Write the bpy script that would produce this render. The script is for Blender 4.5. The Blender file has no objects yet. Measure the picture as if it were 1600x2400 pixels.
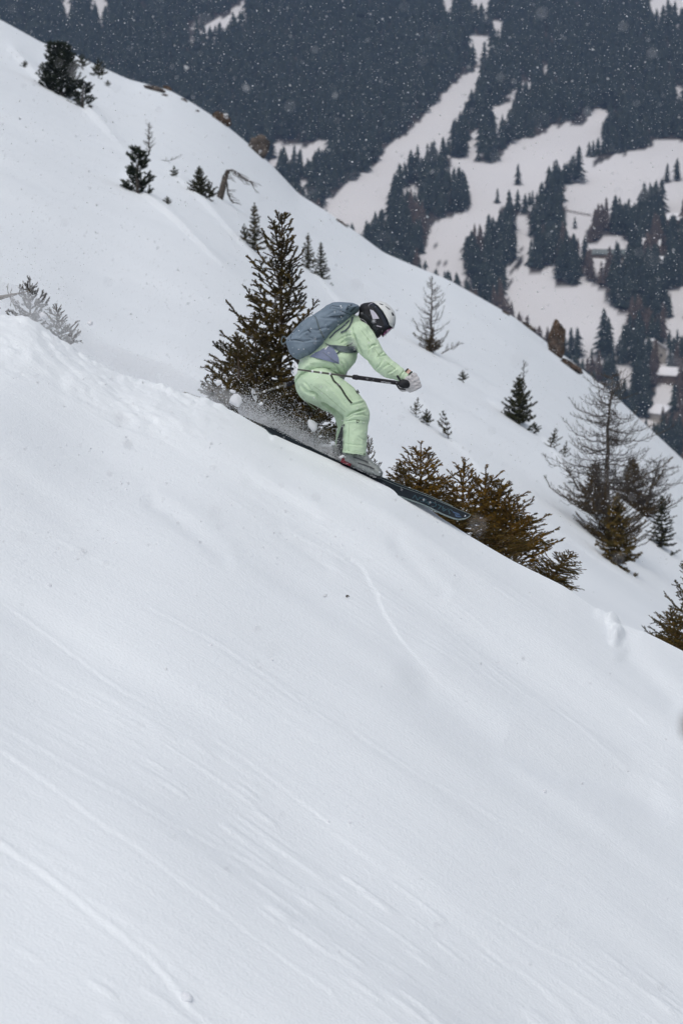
import bpy, bmesh, math, random
import numpy as np
from mathutils import Vector, Matrix
from mathutils.bvhtree import BVHTree

random.seed(7)
scene = bpy.context.scene
COL = scene.collection

# ------------------------------------------------------------------ camera
PITCH = math.radians(-8.0)
cp, sp = math.cos(PITCH), math.sin(PITCH)
FPX = 6400.0                      # focal length in pixels of the 1600 x 2400 photograph
CX = np.array([1.0, 0, 0]); CF = np.array([0, cp, sp]); CU = np.array([0, -sp, cp])
cam_data = bpy.data.cameras.new('camera')
cam = bpy.data.objects.new('camera', cam_data); COL.objects.link(cam)
cam.rotation_euler = (math.radians(90) + PITCH, 0, 0)
cam_data.sensor_fit = 'VERTICAL'; cam_data.sensor_height = 36; cam_data.lens = 96
cam_data.clip_start = 0.1; cam_data.clip_end = 6000
cam_data.dof.use_dof = True; cam_data.dof.focus_distance = 20.0; cam_data.dof.aperture_fstop = 4.5
scene.camera = cam

# ------------------------------------------------------------------ overcast sky and soft sun
SUN_EL, SUN_ROT = math.radians(60), math.radians(188)
world = bpy.data.worlds.new('World'); scene.world = world; world.use_nodes = True
wn = world.node_tree.nodes; wl = world.node_tree.links
for n in list(wn): wn.remove(n)
w_out = wn.new('ShaderNodeOutputWorld'); w_bg = wn.new('ShaderNodeBackground')
w_sky = wn.new('ShaderNodeTexSky'); w_hs = wn.new('ShaderNodeHueSaturation')
w_sky.sky_type = 'NISHITA'; w_sky.sun_disc = False
w_sky.sun_elevation = SUN_EL; w_sky.sun_rotation = SUN_ROT
w_sky.dust_density = 3.0
w_hs.inputs['Saturation'].default_value = 0.52          # cloud cover greys the blue
w_bg.inputs['Strength'].default_value = 0.10
wl.new(w_sky.outputs[0], w_hs.inputs['Color']); wl.new(w_hs.outputs[0], w_bg.inputs['Color'])
wl.new(w_bg.outputs[0], w_out.inputs['Surface'])
sun_data = bpy.data.lights.new('sun', 'SUN'); sun_data.energy = 0.7; sun_data.angle = math.radians(45)
sun_data.color = (1.0, 0.96, 0.90)
sun = bpy.data.objects.new('sun', sun_data); COL.objects.link(sun)
# Nishita: rotation 0 = +Y, clockwise seen from above
_sd = Vector((math.sin(SUN_ROT) * math.cos(SUN_EL), math.cos(SUN_ROT) * math.cos(SUN_EL), math.sin(SUN_EL)))
sun.rotation_euler = _sd.to_track_quat('Z', 'Y').to_euler()
scene.view_settings.view_transform = 'Standard'; scene.view_settings.look = 'None'
scene.view_settings.exposure = 0.37; scene.view_settings.gamma = 1.0
scene.view_settings.use_curve_mapping = False
scene.render.engine = 'CYCLES'
scene.cycles.use_denoising = True
scene.cycles.denoiser = 'OPENIMAGEDENOISE'
scene.cycles.denoising_input_passes = 'RGB_ALBEDO_NORMAL'
scene.cycles.max_bounces = 6; scene.cycles.diffuse_bounces = 3; scene.cycles.volume_bounces = 1

# ------------------------------------------------------------------ helpers
def tag(o, label=None, cat=None, group=None, kind=None):
    if label: o['label'] = label
    if cat: o['category'] = cat
    if group: o['group'] = group
    if kind: o['kind'] = kind
    return o

def mesh_np(name, V, faces, smooth=True, mats=()):
    V = np.asarray(V, dtype=np.float32)
    if isinstance(faces, np.ndarray): faces = [faces]
    faces = [np.asarray(f, dtype=np.int32) for f in faces if len(f)]
    me = bpy.data.meshes.new(name)
    me.vertices.add(len(V)); me.vertices.foreach_set('co', V.ravel())
    loops = np.concatenate([f.ravel() for f in faces])
    tot = np.concatenate([np.full(len(f), f.shape[1], dtype=np.int32) for f in faces])
    start = np.concatenate([[0], np.cumsum(tot)[:-1]]).astype(np.int32)
    me.loops.add(len(loops)); me.loops.foreach_set('vertex_index', loops)
    me.polygons.add(len(tot)); me.polygons.foreach_set('loop_start', start)
    me.update(calc_edges=True)
    me.polygons.foreach_set('use_smooth', np.full(len(tot), smooth, dtype=bool))
    for m in mats: me.materials.append(m)
    me.validate(); me.update()
    return me

def link(name, me, parent=None, loc=None):
    o = bpy.data.objects.new(name, me); COL.objects.link(o)
    if parent is not None: o.parent = parent
    if loc is not None: o.location = loc
    return o

def empty(name, loc):
    o = bpy.data.objects.new(name, None); COL.objects.link(o); o.location = loc
    o.empty_display_size = 0.1
    return o

def root_loc(o):
    return np.array(o.location)

def add(name, V, faces, mat, parent=None, smooth=True):
    """mesh given in world coordinates; stored relative to its (unrotated) parent"""
    V = np.asarray(V, dtype=float)
    if parent is not None:
        p = parent; off = np.zeros(3)
        while p is not None: off = off + np.array(p.location); p = p.parent
        V = V - off
    return link(name, mesh_np(name, V, faces, smooth, [mat] if mat else []), parent)

def _h(ix, iy, iz, seed):
    h = (ix.astype(np.int64) * 374761393 + iy.astype(np.int64) * 668265263 + iz.astype(np.int64) * 1274126177 + seed * 974711) & 0xffffffff
    h = ((h ^ (h >> 13)) * 1274126177) & 0xffffffff
    h = ((h ^ (h >> 16)) * 2246822519) & 0xffffffff
    return ((h ^ (h >> 15)) & 0xffff) / 32767.5 - 1.0

def vnoise(x, y, z=None, seed=0):
    x = np.asarray(x, float); y = np.asarray(y, float)
    z = np.zeros_like(x) if z is None else np.asarray(z, float)
    ix, iy, iz = np.floor(x), np.floor(y), np.floor(z)
    fx, fy, fz = x - ix, y - iy, z - iz
    fx = fx * fx * fx * (fx * (fx * 6 - 15) + 10); fy = fy * fy * fy * (fy * (fy * 6 - 15) + 10); fz = fz * fz * (3 - 2 * fz)
    r = 0
    for a in (0, 1):
        for b in (0, 1):
            for c in (0, 1):
                w = (fx if a else 1 - fx) * (fy if b else 1 - fy) * (fz if c else 1 - fz)
                r = r + w * _h(ix + a, iy + b, iz + c, seed)
    return r

def fbm(x, y, z=None, seed=0, o=3):
    r, a, f = 0, 1.0, 1.0
    for k in range(o):
        r = r + a * vnoise(np.asarray(x) * f, np.asarray(y) * f, None if z is None else np.asarray(z) * f, seed + k); a *= .5; f *= 2.03
    return r

def sstep(a, b, x):
    t = np.clip((x - a) / (b - a), 0, 1); return t * t * (3 - 2 * t)

def seg_dist(px, py, poly):
    """distance, side sign and arc parameter of points to an open polyline"""
    best = np.full(px.shape, 1e9); side = np.zeros(px.shape); arc = np.zeros(px.shape)
    n = len(poly) - 1
    for i in range(n):
        ax, ay = poly[i]; bx, by = poly[i + 1]
        dx, dy = bx - ax, by - ay; L2 = dx * dx + dy * dy + 1e-9
        t = np.clip(((px - ax) * dx + (py - ay) * dy) / L2, 0, 1)
        ex, ey = px - ax - t * dx, py - ay - t * dy
        d = np.sqrt(ex * ex + ey * ey)
        m = d < best
        best = np.where(m, d, best); side = np.where(m, np.sign(dx * ey - dy * ex), side); arc = np.where(m, (i + t) / n, arc)
    return best, side, arc

def in_poly(px, py, poly):
    px = np.asarray(px, float); py = np.asarray(py, float)
    r = np.zeros(px.shape, bool); n = len(poly)
    for i in range(n):
        x0, y0 = poly[i]; x1, y1 = poly[(i + 1) % n]
        if y0 == y1: continue
        c = ((y0 > py) != (y1 > py)) & (px < (x1 - x0) * (py - y0) / (y1 - y0) + x0)
        r ^= c
    return r

def sd_poly(px, py, poly):
    """signed distance, positive inside"""
    d, _, _ = seg_dist(px, py, list(poly) + [poly[0]])
    return np.where(in_poly(px, py, poly), d, -d)

# photograph pixel <-> world
def world_at(px, row, y):
    t = (1200.0 - np.asarray(row, float)) / FPX
    z = y * np.tan(PITCH + np.arctan(t)); d = y * cp + z * sp
    return (np.asarray(px, float) - 800) / FPX * d, y + 0 * z, z

def pix(x, y, z):
    d = np.maximum(y * cp + z * sp, 0.05); u = -y * sp + z * cp
    return 800 + FPX * x / d, 1200 - FPX * u / d

D0 = 20.17        # the skier is on the crest of the roll
def S(px, row, c=0.0):
    """skier frame: photograph pixels at 20 m, 320 px to the metre; c = depth behind 20 m, in the same unit"""
    px, row, c = np.broadcast_arrays(np.asarray(px, float), np.asarray(row, float), np.asarray(c, float))
    return (CX * ((px - 800) / 320)[..., None] + CU * ((1200 - row) / 320)[..., None]) * (D0 / 20) + CF * (D0 + c / 320)[..., None]

# ------------------------------------------------------------------ materials
def new_mat(name):
    m = bpy.data.materials.new(name); m.use_nodes = True
    return m, m.node_tree.nodes, m.node_tree.links, m.node_tree.nodes['Principled BSDF']

def pmat(name, col, col2=None, scale=20.0, rough=0.7, bump=0.0, bscale=200.0, spec=0.3, metallic=0.0, sheen=0.0):
    m, N, L, b = new_mat(name)
    b.inputs['Roughness'].default_value = rough
    b.inputs['Specular IOR Level'].default_value = spec
    b.inputs['Metallic'].default_value = metallic
    tc = N.new('ShaderNodeTexCoord')
    nz = N.new('ShaderNodeTexNoise'); nz.inputs['Scale'].default_value = scale; nz.inputs['Detail'].default_value = 4
    L.new(tc.outputs['Object'], nz.inputs['Vector'])
    cr = N.new('ShaderNodeValToRGB')
    c2 = col2 if col2 is not None else tuple(min(1, c * 1.12) for c in col)
    cr.color_ramp.elements[0].position = .35; cr.color_ramp.elements[1].position = .65
    cr.color_ramp.elements[0].color = (*col, 1); cr.color_ramp.elements[1].color = (*c2, 1)
    L.new(nz.outputs['Fac'], cr.inputs['Fac']); L.new(cr.outputs['Color'], b.inputs['Base Color'])
    if sheen: b.inputs['Sheen Weight'].default_value = sheen
    if bump:
        n2 = N.new('ShaderNodeTexNoise'); n2.inputs['Scale'].default_value = bscale; n2.inputs['Detail'].default_value = 5
        L.new(tc.outputs['Object'], n2.inputs['Vector'])
        bp = N.new('ShaderNodeBump'); bp.inputs['Strength'].default_value = bump; bp.inputs['Distance'].default_value = .01
        L.new(n2.outputs['Fac'], bp.inputs['Height']); L.new(bp.outputs['Normal'], b.inputs['Normal'])
    return m

def snow_mat(name, streak=True, tint=(.815, .857, .885)):
    m, N, L, b = new_mat(name)
    b.inputs['Roughness'].default_value = .65; b.inputs['Specular IOR Level'].default_value = .25
    tc = N.new('ShaderNodeTexCoord')
    big = N.new('ShaderNodeTexNoise'); big.inputs['Scale'].default_value = .8; big.inputs['Detail'].default_value = 5
    L.new(tc.outputs['Object'], big.inputs['Vector'])
    cr = N.new('ShaderNodeValToRGB')
    cr.color_ramp.elements[0].position = .3; cr.color_ramp.elements[1].position = .7
    cr.color_ramp.elements[0].color = (tint[0] * .97, tint[1] * .97, tint[2] * .97, 1); cr.color_ramp.elements[1].color = (*tint, 1)
    L.new(big.outputs['Fac'], cr.inputs['Fac']); L.new(cr.outputs['Color'], b.inputs['Base Color'])
    gr = N.new('ShaderNodeTexNoise'); gr.inputs['Scale'].default_value = 55; gr.inputs['Detail'].default_value = 6
    L.new(tc.outputs['Object'], gr.inputs['Vector'])
    bp = N.new('ShaderNodeBump'); bp.inputs['Strength'].default_value = .45; bp.inputs['Distance'].default_value = .012
    L.new(gr.outputs['Fac'], bp.inputs['Height'])
    last = bp
    if streak:
        for (sx, sy, rot, st, dist) in ((1.6, 22, -.40, .16, .012), (.55, 7, -.33, .16, .02), (3.5, 48, -.45, .14, .008)):
            mp = N.new('ShaderNodeMapping'); mp.inputs['Scale'].default_value = (sx, sy, .4)
            r = N.new('ShaderNodeVectorRotate'); r.rotation_type = 'Z_AXIS'; r.inputs['Angle'].default_value = -rot
            L.new(tc.outputs['Object'], r.inputs['Vector']); L.new(r.outputs['Vector'], mp.inputs['Vector'])
            n = N.new('ShaderNodeTexNoise'); n.inputs['Scale'].default_value = 1.0; n.inputs['Detail'].default_value = 4
            L.new(mp.outputs['Vector'], n.inputs['Vector'])
            q = N.new('ShaderNodeBump'); q.inputs['Strength'].default_value = st; q.inputs['Distance'].default_value = dist
            L.new(n.outputs['Fac'], q.inputs['Height']); L.new(last.outputs['Normal'], q.inputs['Normal'])
            last = q
    L.new(last.outputs['Normal'], b.inputs['Normal'])
    return m

M = {}
M['snow'] = snow_mat('slope_snow')
M['clump'] = pmat('clump_snow', (.84, .85, .88), (.88, .89, .91), 30, .7, .3, 90)
M['flake'] = pmat('flake_snow', (.95, .96, .98), (.97, .98, 1), rough=.9, spec=.1)
def let_light_through(m, fac):
    N, L = m.node_tree.nodes, m.node_tree.links; b = N['Principled BSDF']; o = [n for n in N if n.type == 'OUTPUT_MATERIAL'][0]
    t = N.new('ShaderNodeBsdfTranslucent'); t.inputs['Color'].default_value = (.97, .98, 1, 1); x = N.new('ShaderNodeMixShader'); x.inputs[0].default_value = fac
    L.new(b.outputs[0], x.inputs[1]); L.new(t.outputs[0], x.inputs[2]); L.new(x.outputs[0], o.inputs['Surface'])
let_light_through(M['flake'], .5); let_light_through(M['clump'], .4)
M['needle_dark'] = pmat('needles_dark_green', (.022, .027, .012), (.048, .046, .016), 9, .6, spec=.2)
M['needle_olive'] = pmat('needles_olive', (.052, .043, .012), (.15, .095, .02), 7, .6, spec=.2)
M['needle_gold'] = pmat('needles_golden', (.085, .056, .010), (.25, .14, .018), 6, .6, spec=.2)
M['needle_pine'] = pmat('needles_pine', (.018, .028, .014), (.035, .045, .02), 6, .55, spec=.25)
M['needle_brown'] = pmat('needles_brown', (.055, .042, .02), (.12, .078, .03), 6, .7, spec=.2)
M['needle_frost'] = pmat('needles_snow_dusted', (.09, .085, .07), (.45, .45, .45), 45, .8, spec=.2)
M['needle_far_olive'] = pmat('needles_far_olive', (.034, .036, .014), (.085, .066, .022), 2, .6, spec=.2)
M['needle_spruce'] = pmat('needles_spruce', (.024, .025, .009), (.115, .078, .017), 5, .6, spec=.2)
M['bark'] = pmat('bark', (.075, .055, .038), (.16, .12, .085), 30, .9, .6, 80)
M['bark_gold'] = pmat('bark_golden', (.13, .08, .03), (.24, .14, .05), 20, .85, .5, 80)
M['bark_dark'] = pmat('bark_dark', (.05, .042, .036), (.10, .085, .07), 10, .9, .6, 60)
M['rock'] = pmat('rock', (.035, .030, .026), (.12, .10, .085), 2.5, .95, .9, 6)
M['rock_brown'] = pmat('rock_brown', (.028, .022, .017), (.10, .064, .04), 3, .95, .9, 6)

# ------------------------------------------------------------------ the snow slope (near roll, gully, far flank up to the ridge)
E_PTS = [(-1400, 60), (-800, 390), (0, 738), (84, 752), (139, 795), (190, 832), (295, 885), (379, 905), (463, 931), (518, 950), (568, 976),
         (619, 1004), (672, 1037), (733, 1063), (800, 1092), (900, 1136), (1000, 1193), (1060, 1230), (1100, 1256), (1200, 1314), (1322, 1374),
         (1404, 1431), (1445, 1457), (1525, 1489), (1600, 1526), (2400, 1960), (3200, 2400)]
R_PTS = [(-1400, -560), (-800, -290), (0, 45), (100, 100), (200, 140), (300, 185), (400, 212), (450, 240), (520, 285), (580, 335), (640, 390),
         (700, 455), (760, 492), (830, 540), (900, 592), (970, 622), (1050, 655), (1130, 700), (1200, 740), (1280, 802), (1350, 855),
         (1430, 918), (1500, 985), (1560, 1040), (1600, 1078), (2400, 1800), (3200, 2520)]
_gx = np.arange(-1400, 3201, 4.0)
def _smooth(v, n):
    k = np.hanning(n + 2)[1:-1]; k /= k.sum()
    return np.convolve(np.pad(v, n // 2, mode='edge'), k, 'valid')[:len(v)]
_E = _smooth(np.interp(_gx, *zip(*E_PTS)), 13)
_R = _smooth(np.interp(_gx, *zip(*R_PTS)), 9)
_Es = _smooth(_smooth(np.interp(_gx, *zip(*E_PTS)), 101), 61)   # the broad shape; the small wiggles live only near the edge
_Rs = _smooth(_smooth(np.interp(_gx, *zip(*R_PTS)), 91), 51)
_yt = np.linspace(20, 40, 401)
_ot = _smooth(np.interp(_yt, [20, 20.6, 23, 28, 34, 40], [0, 1.5, 25, 140, 125, 35]), 21)
Y0, Y1 = 40.0, 140.0

def row_s(px, Y):
    e = np.interp(px, _gx, _Es); r = np.interp(px, _gx, _Rs)
    e = e + (np.interp(px, _gx, _E) - e) * (1 - sstep(20.5, 24, Y))
    r = r + (np.interp(px, _gx, _R) - r) * sstep(95, 138, Y)
    g = (1 / Y0 - 1 / np.clip(Y, Y0, Y1)) / (1 / Y0 - 1 / Y1)
    g = g + .10 * np.sin(np.pi * g)                                  # the flank is a little convex
    a = e + np.interp(Y, _yt, _ot)
    b = (e + 35) * (1 - g) + r * g
    over = np.maximum(Y - Y1, 0)
    return np.where(Y < Y0, a, b + over * .4 + over ** 2 * .06)

def relief(x, Y):
    """gentle wind-shaped relief of the snow, metres"""
    c, s = math.cos(-.38), math.sin(-.38)
    u, v = x * c + Y * s, -x * s + Y * c
    near = .075 * vnoise(u * .20, v * .55, seed=3) + .012 * vnoise(u * .6, v * 2.6, seed=4)
    c2, s2 = math.cos(.05), math.sin(.05)
    u2, v2 = x * c2 + Y * s2, -x * s2 + Y * c2
    far = .16 * vnoise(u2 * .10, v2 * .12, seed=11) + .07 * vnoise(u2 * .22, v2 * .40, seed=12)
    f = sstep(36, 44, Y) * (1 - .8 * sstep(125, 139, Y))
    n = 1 - sstep(19.0, 20.0, Y)
    return near * n + far * f

def H0(x, Y):
    x = np.asarray(x, float); Y = np.asarray(Y, float)
    x, Y = np.broadcast_arrays(x, Y)
    Yc = np.maximum(Y, 20.0)
    d = Yc * cp * .99
    for _ in range(4):
        t = (1200 - row_s(800 + FPX * x / d, Yc)) / FPX
        z = Yc * np.tan(PITCH + np.arctan(t)); d = Yc * cp + z * sp
    s = np.maximum(20 - Y, 0)
    t0 = (1200 - np.interp(800 + FPX * x / (20 * cp * .99), _gx, _Es)) / FPX
    zs = 20 * np.tan(PITCH + np.arctan(t0))
    z = np.where(Y < 20, zs + (z - zs) * np.exp(-s / .7), z)
    zn = z - .165 * s - .004 * s * s * np.minimum(s, 9) / 9
    # the bank on which the photographer stands
    f = sstep(9.5, 1.5, Y)
    zb = -1.75 - .3 * x
    zn = zn * (1 - f) + zb * f
    return np.where(Y < 20, zn, z)

def H(x, Y):
    return H0(x, Y) + relief(np.asarray(x, float), np.asarray(Y, float))

def mid_point(px, row):
    """point of the far flank that shows at this pixel"""
    ys = np.concatenate([np.linspace(40.5, 60, 80), np.linspace(60, 140, 160)])
    rr = row_s(np.full_like(ys, px), ys)
    k = int(np.argmin(np.abs(rr - row))); Y = ys[k]
    x, _, z = world_at(px, row, Y)
    return float(x), float(Y), float(H(x, Y))

def near_point(px, Y):
    d = Y * cp
    x = (px - 800) / FPX * d
    for _ in range(3):
        z = float(H(x, Y)); d = Y * cp + z * sp; x = (px - 800) / FPX * d
    return x, Y, float(H(x, Y))

# --- near slope, fine enough to carry ski-height relief
def sc(pts, ox, oy, s): return [(ox + x * s, oy + y * s) for x, y in pts]
a6 = lambda p: sc(p, 0, 1100, .5529)
a7 = lambda p: sc(p, 800, 1250, .5102)
TRACKS = [  # px polyline, half-width px, depth m
    (a6([(0, 560), (240, 735), (430, 880), (530, 950), (680, 1020)]), 4, .010),
    (a6([(-60, 1050), (330, 1280), (550, 1400), (720, 1500), (1000, 1640), (1220, 1760)]), 5, .011),
    (a6([(-60, 1150), (270, 1380), (420, 1500), (560, 1590), (760, 1740), (960, 1890), (1080, 1990), (1400, 2220)]), 5, .012),
    (a6([(-80, 1540), (160, 1700), (350, 1850), (500, 1970), (640, 2090), (720, 2180), (790, 2270)]), 6.5, .018),
    (a6([(900, 1140), (1050, 1240), (1250, 1390), (1390, 1500)]), 4, .010),
    (a6([(600, 570), (830, 690), (1000, 790), (1250, 970)]), 4, .009),
    (a6([(0, 230), (240, 300), (480, 420)]), 4, .008),
    (a6([(0, 760), (300, 950), (620, 1110)]), 4, .007),
    (a7([(40, 900), (170, 990), (350, 1110), (520, 1200)]), 4, .009),
    (a7([(930, 760), (1050, 870), (1200, 1000), (1300, 1080), (1450, 1150)]), 4, .009),
    (a7([(620, 1720), (760, 1800), (900, 1900), (1080, 1990)]), 4, .009),
    (a7([(450, 410), (560, 510), (720, 660), (860, 760)]), 3.5, .008),
    (a7([(560, 1220), (700, 1310), (860, 1380)]), 4, .009),
    (a7([(1310, 800), (1390, 870)]), 4, .010),
]
STEP = [(640, 1232), (700, 1258), (750, 1285), (806, 1310), (822, 1310), (847, 1328), (860, 1350), (866, 1368), (885, 1392), (887, 1410), (900, 1440), (923, 1475),
        (941, 1501), (980, 1547), (1030, 1598), (1082, 1636), (1133, 1675), (1172, 1705)]
TROUGH = [([(917, 1556), (1000, 1612), (1065, 1658), (1172, 1740), (1310, 1791), (1463, 1836), (1514, 1862), (1600, 1928)], 40, .060),
          ([(330, 1160), (400, 1205), (470, 1260), (560, 1330)], 18, .022),
          ([(560, 1115), (660, 1165), (760, 1220)], 14, .016),
          ([(640, 1240), (720, 1290), (790, 1340)], 14, .014),
          ([(910, 1255), (960, 1310), (1010, 1362), (1060, 1400)], 18, .018),
          ([(1450, 1520), (1520, 1580), (1600, 1660)], 26, .03)]
BALLS = sc([(535, 100), (490, 325), (210, 515), (895, 757), (1150, 812), (1390, 1500), (790, 2275)], 0, 1100, .5529) \
      + sc([(930, 1165), (35, 1325)], 800, 1250, .5102)

NU, NY = 640, 600
u = np.linspace(-.23, .23, NU)
yv = np.concatenate([np.linspace(0.3, 10.5, 40)[:-1], np.linspace(10.5, 20.6, NY), np.linspace(20.6, 40, 90)[1:]])
UU, YY = np.meshgrid(u, yv)
XX = UU * np.maximum(YY, 6.0)
ZZ = H0(XX, YY) + relief(XX, YY)
PX, RW = pix(XX, YY, ZZ)
near_m = sstep(10.5, 11.5, YY) * (1 - sstep(20.05, 20.4, YY))
D = np.zeros_like(ZZ)
wob = 5 * vnoise(PX / 23, RW / 23, seed=40) + 2.5 * vnoise(PX / 8, RW / 8, seed=41)
for poly, w, dep in TRACKS:
    d, s, arc = seg_dist(PX + wob * .7, RW + wob * .7, poly)
    br = .6 + .4 * np.clip(vnoise(PX / 30, RW / 30, seed=50) * 2 + .6, 0, 1)
    D += .38 * br * dep * (-.8 * np.exp(-((d * s - w * .8) / w) ** 2) + 1.0 * np.exp(-((d * s + w * .9) / w) ** 2)) * sstep(0, .06, arc)
d, s, arc = seg_dist(PX + wob * .6, RW + wob * .6, STEP)
sd = -d * s                                             # positive on the upper right side
env = sstep(0, .12, arc) * (1 - sstep(.6, 1.0, arc))
# the snow sinks towards the line from the lower left and starts again at a thin lip
D += .18 * env * (-.050 * np.exp(np.minimum(sd, 0) / 26) * (1 - sstep(-3, 4, sd)) + .012 * sstep(-3, 4, sd) * np.exp(-np.maximum(sd, 0) / 60)) * (d < 900)
for poly, w, dep in TROUGH:
    d, s, arc = seg_dist(PX, RW, poly)
    dep = dep * .8
    D += -dep * np.exp(-((d * s + 0) / w) ** 2) * sstep(0, .15, arc) * (1 - sstep(.85, 1, arc))
    D += dep * .5 * np.exp(-((d * s + w * 1.6) / (w * 1.2)) ** 2) * sstep(0, .15, arc) * (1 - sstep(.85, 1, arc))
# the lump of snow on the right edge of the roll
for (bx, by, br, bh) in ((1436, 1458, 15, .05), (1446, 1486, 15, .055), (1441, 1505, 12, .03), (1418, 1440, 22, .02)):
    D += bh * np.exp(-(((PX - bx) / br) ** 2 + ((RW - by) / br) ** 2) ** 2)
# churned snow that the skier has just turned up, along the upper left edge
erow = np.interp(PX, _gx, _E)
ch = sstep(590, 470, PX) * np.exp(-np.maximum(RW - erow, 0) / 26)
lump = np.abs(fbm(XX * 9, YY * 5, seed=21, o=3))
D += ch * .028 * (lump - .25)
ch2 = sstep(600, 300, PX) * np.exp(-((RW - erow - 70) / 60) ** 2)
D += ch2 * .014 * fbm(XX * 7, YY * 6, seed=25, o=3)
# flaky wind crust in the foreground
c_, s_ = math.cos(-.4), math.sin(-.4)
uu, vv = XX * c_ + YY * s_, -XX * s_ + YY * c_
crust = np.clip(vnoise(uu * 6, vv * 22, seed=31), .25, 1) - .25
patch = np.clip(vnoise(uu * .8, vv * 2.0, seed=32) + .1, 0, 1)
fore = sstep(1500, 2100, RW)
D += crust * patch * (.006 + .014 * fore)
brk = np.clip(vnoise(uu * .5, vv * 1.1, seed=35) * 1.6 + .35, 0, 1)
D += brk * (.0010 * vnoise(uu * 1.3, vv * 12, seed=33) + .0010 * vnoise(uu * 4, vv * 34, seed=34))
# snow pressed up along the lower edge of the carving skis
SKI_LOW = [(632, 1024), (700, 1053), (760, 1080), (830, 1112), (900, 1146), (960, 1171), (1040, 1208)]
d, s, arc = seg_dist(PX, RW, SKI_LOW)
D += .022 * np.exp(-(d / 7) ** 2) * sstep(0, .03, arc) * (1 - sstep(.93, 1, arc))
ZZ = ZZ + D * near_m
V = np.stack([XX, YY, ZZ], -1).reshape(-1, 3)
def grid_faces(nr, nc):
    i = np.arange(nr * nc).reshape(nr, nc)
    return np.stack([i[:-1, :-1], i[:-1, 1:], i[1:, 1:], i[1:, :-1]], -1).reshape(-1, 4)
o = link('snow_slope', mesh_np('snow_slope', V, grid_faces(len(yv), NU), True, [M['snow']]))
tag(o, 'smooth white snow slope falling to the right, streaked by rolling snow', kind='structure')

# --- far flank
u = np.linspace(-.34, .34, 480)
yv = np.concatenate([1 / np.linspace(1 / 39.97, 1 / 140, 260), np.linspace(140, 150, 14)[1:], np.linspace(150, 300, 26)[1:]])
UU, YY = np.meshgrid(u, yv); XX = UU * YY; ZZ = H(XX, YY)
PX, RW = pix(XX, YY, ZZ)
for (pl, w, dep) in (([(280, 405), (330, 455), (400, 510), (480, 590), (560, 660)], 9, .22), ([(0, 95), (90, 190), (180, 235), (230, 290), (330, 400)], 10, .25),
                     ([(1130, 930), (1200, 985), (1270, 1030), (1340, 1120), (1430, 1210), (1560, 1300)], 16, .18), ([(1020, 1000), (1200, 1180), (1420, 1330), (1600, 1440)], 22, .12),
                     ([(390, 400), (480, 480), (560, 570), (620, 640)], 8, .18), ([(700, 600), (800, 720), (940, 900), (1060, 1020)], 12, .12)):
    d, s, arc = seg_dist(PX, RW, pl)
    e = sstep(0, .1, arc) * (1 - sstep(.7, 1, arc))
    ZZ += .55 * e * dep * (YY / 80) * np.exp(-(d / (w * 2.0)) ** 2) * np.where(s < 0, 1, .2)
V = np.stack([XX, YY, ZZ], -1).reshape(-1, 3)
o = link('snow_flank', mesh_np('snow_flank', V, grid_faces(len(yv), 480), True, [snow_mat('flank_snow', False)]))
tag(o, 'white snow flank with scattered young trees rising to the ridge', kind='structure')

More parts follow.
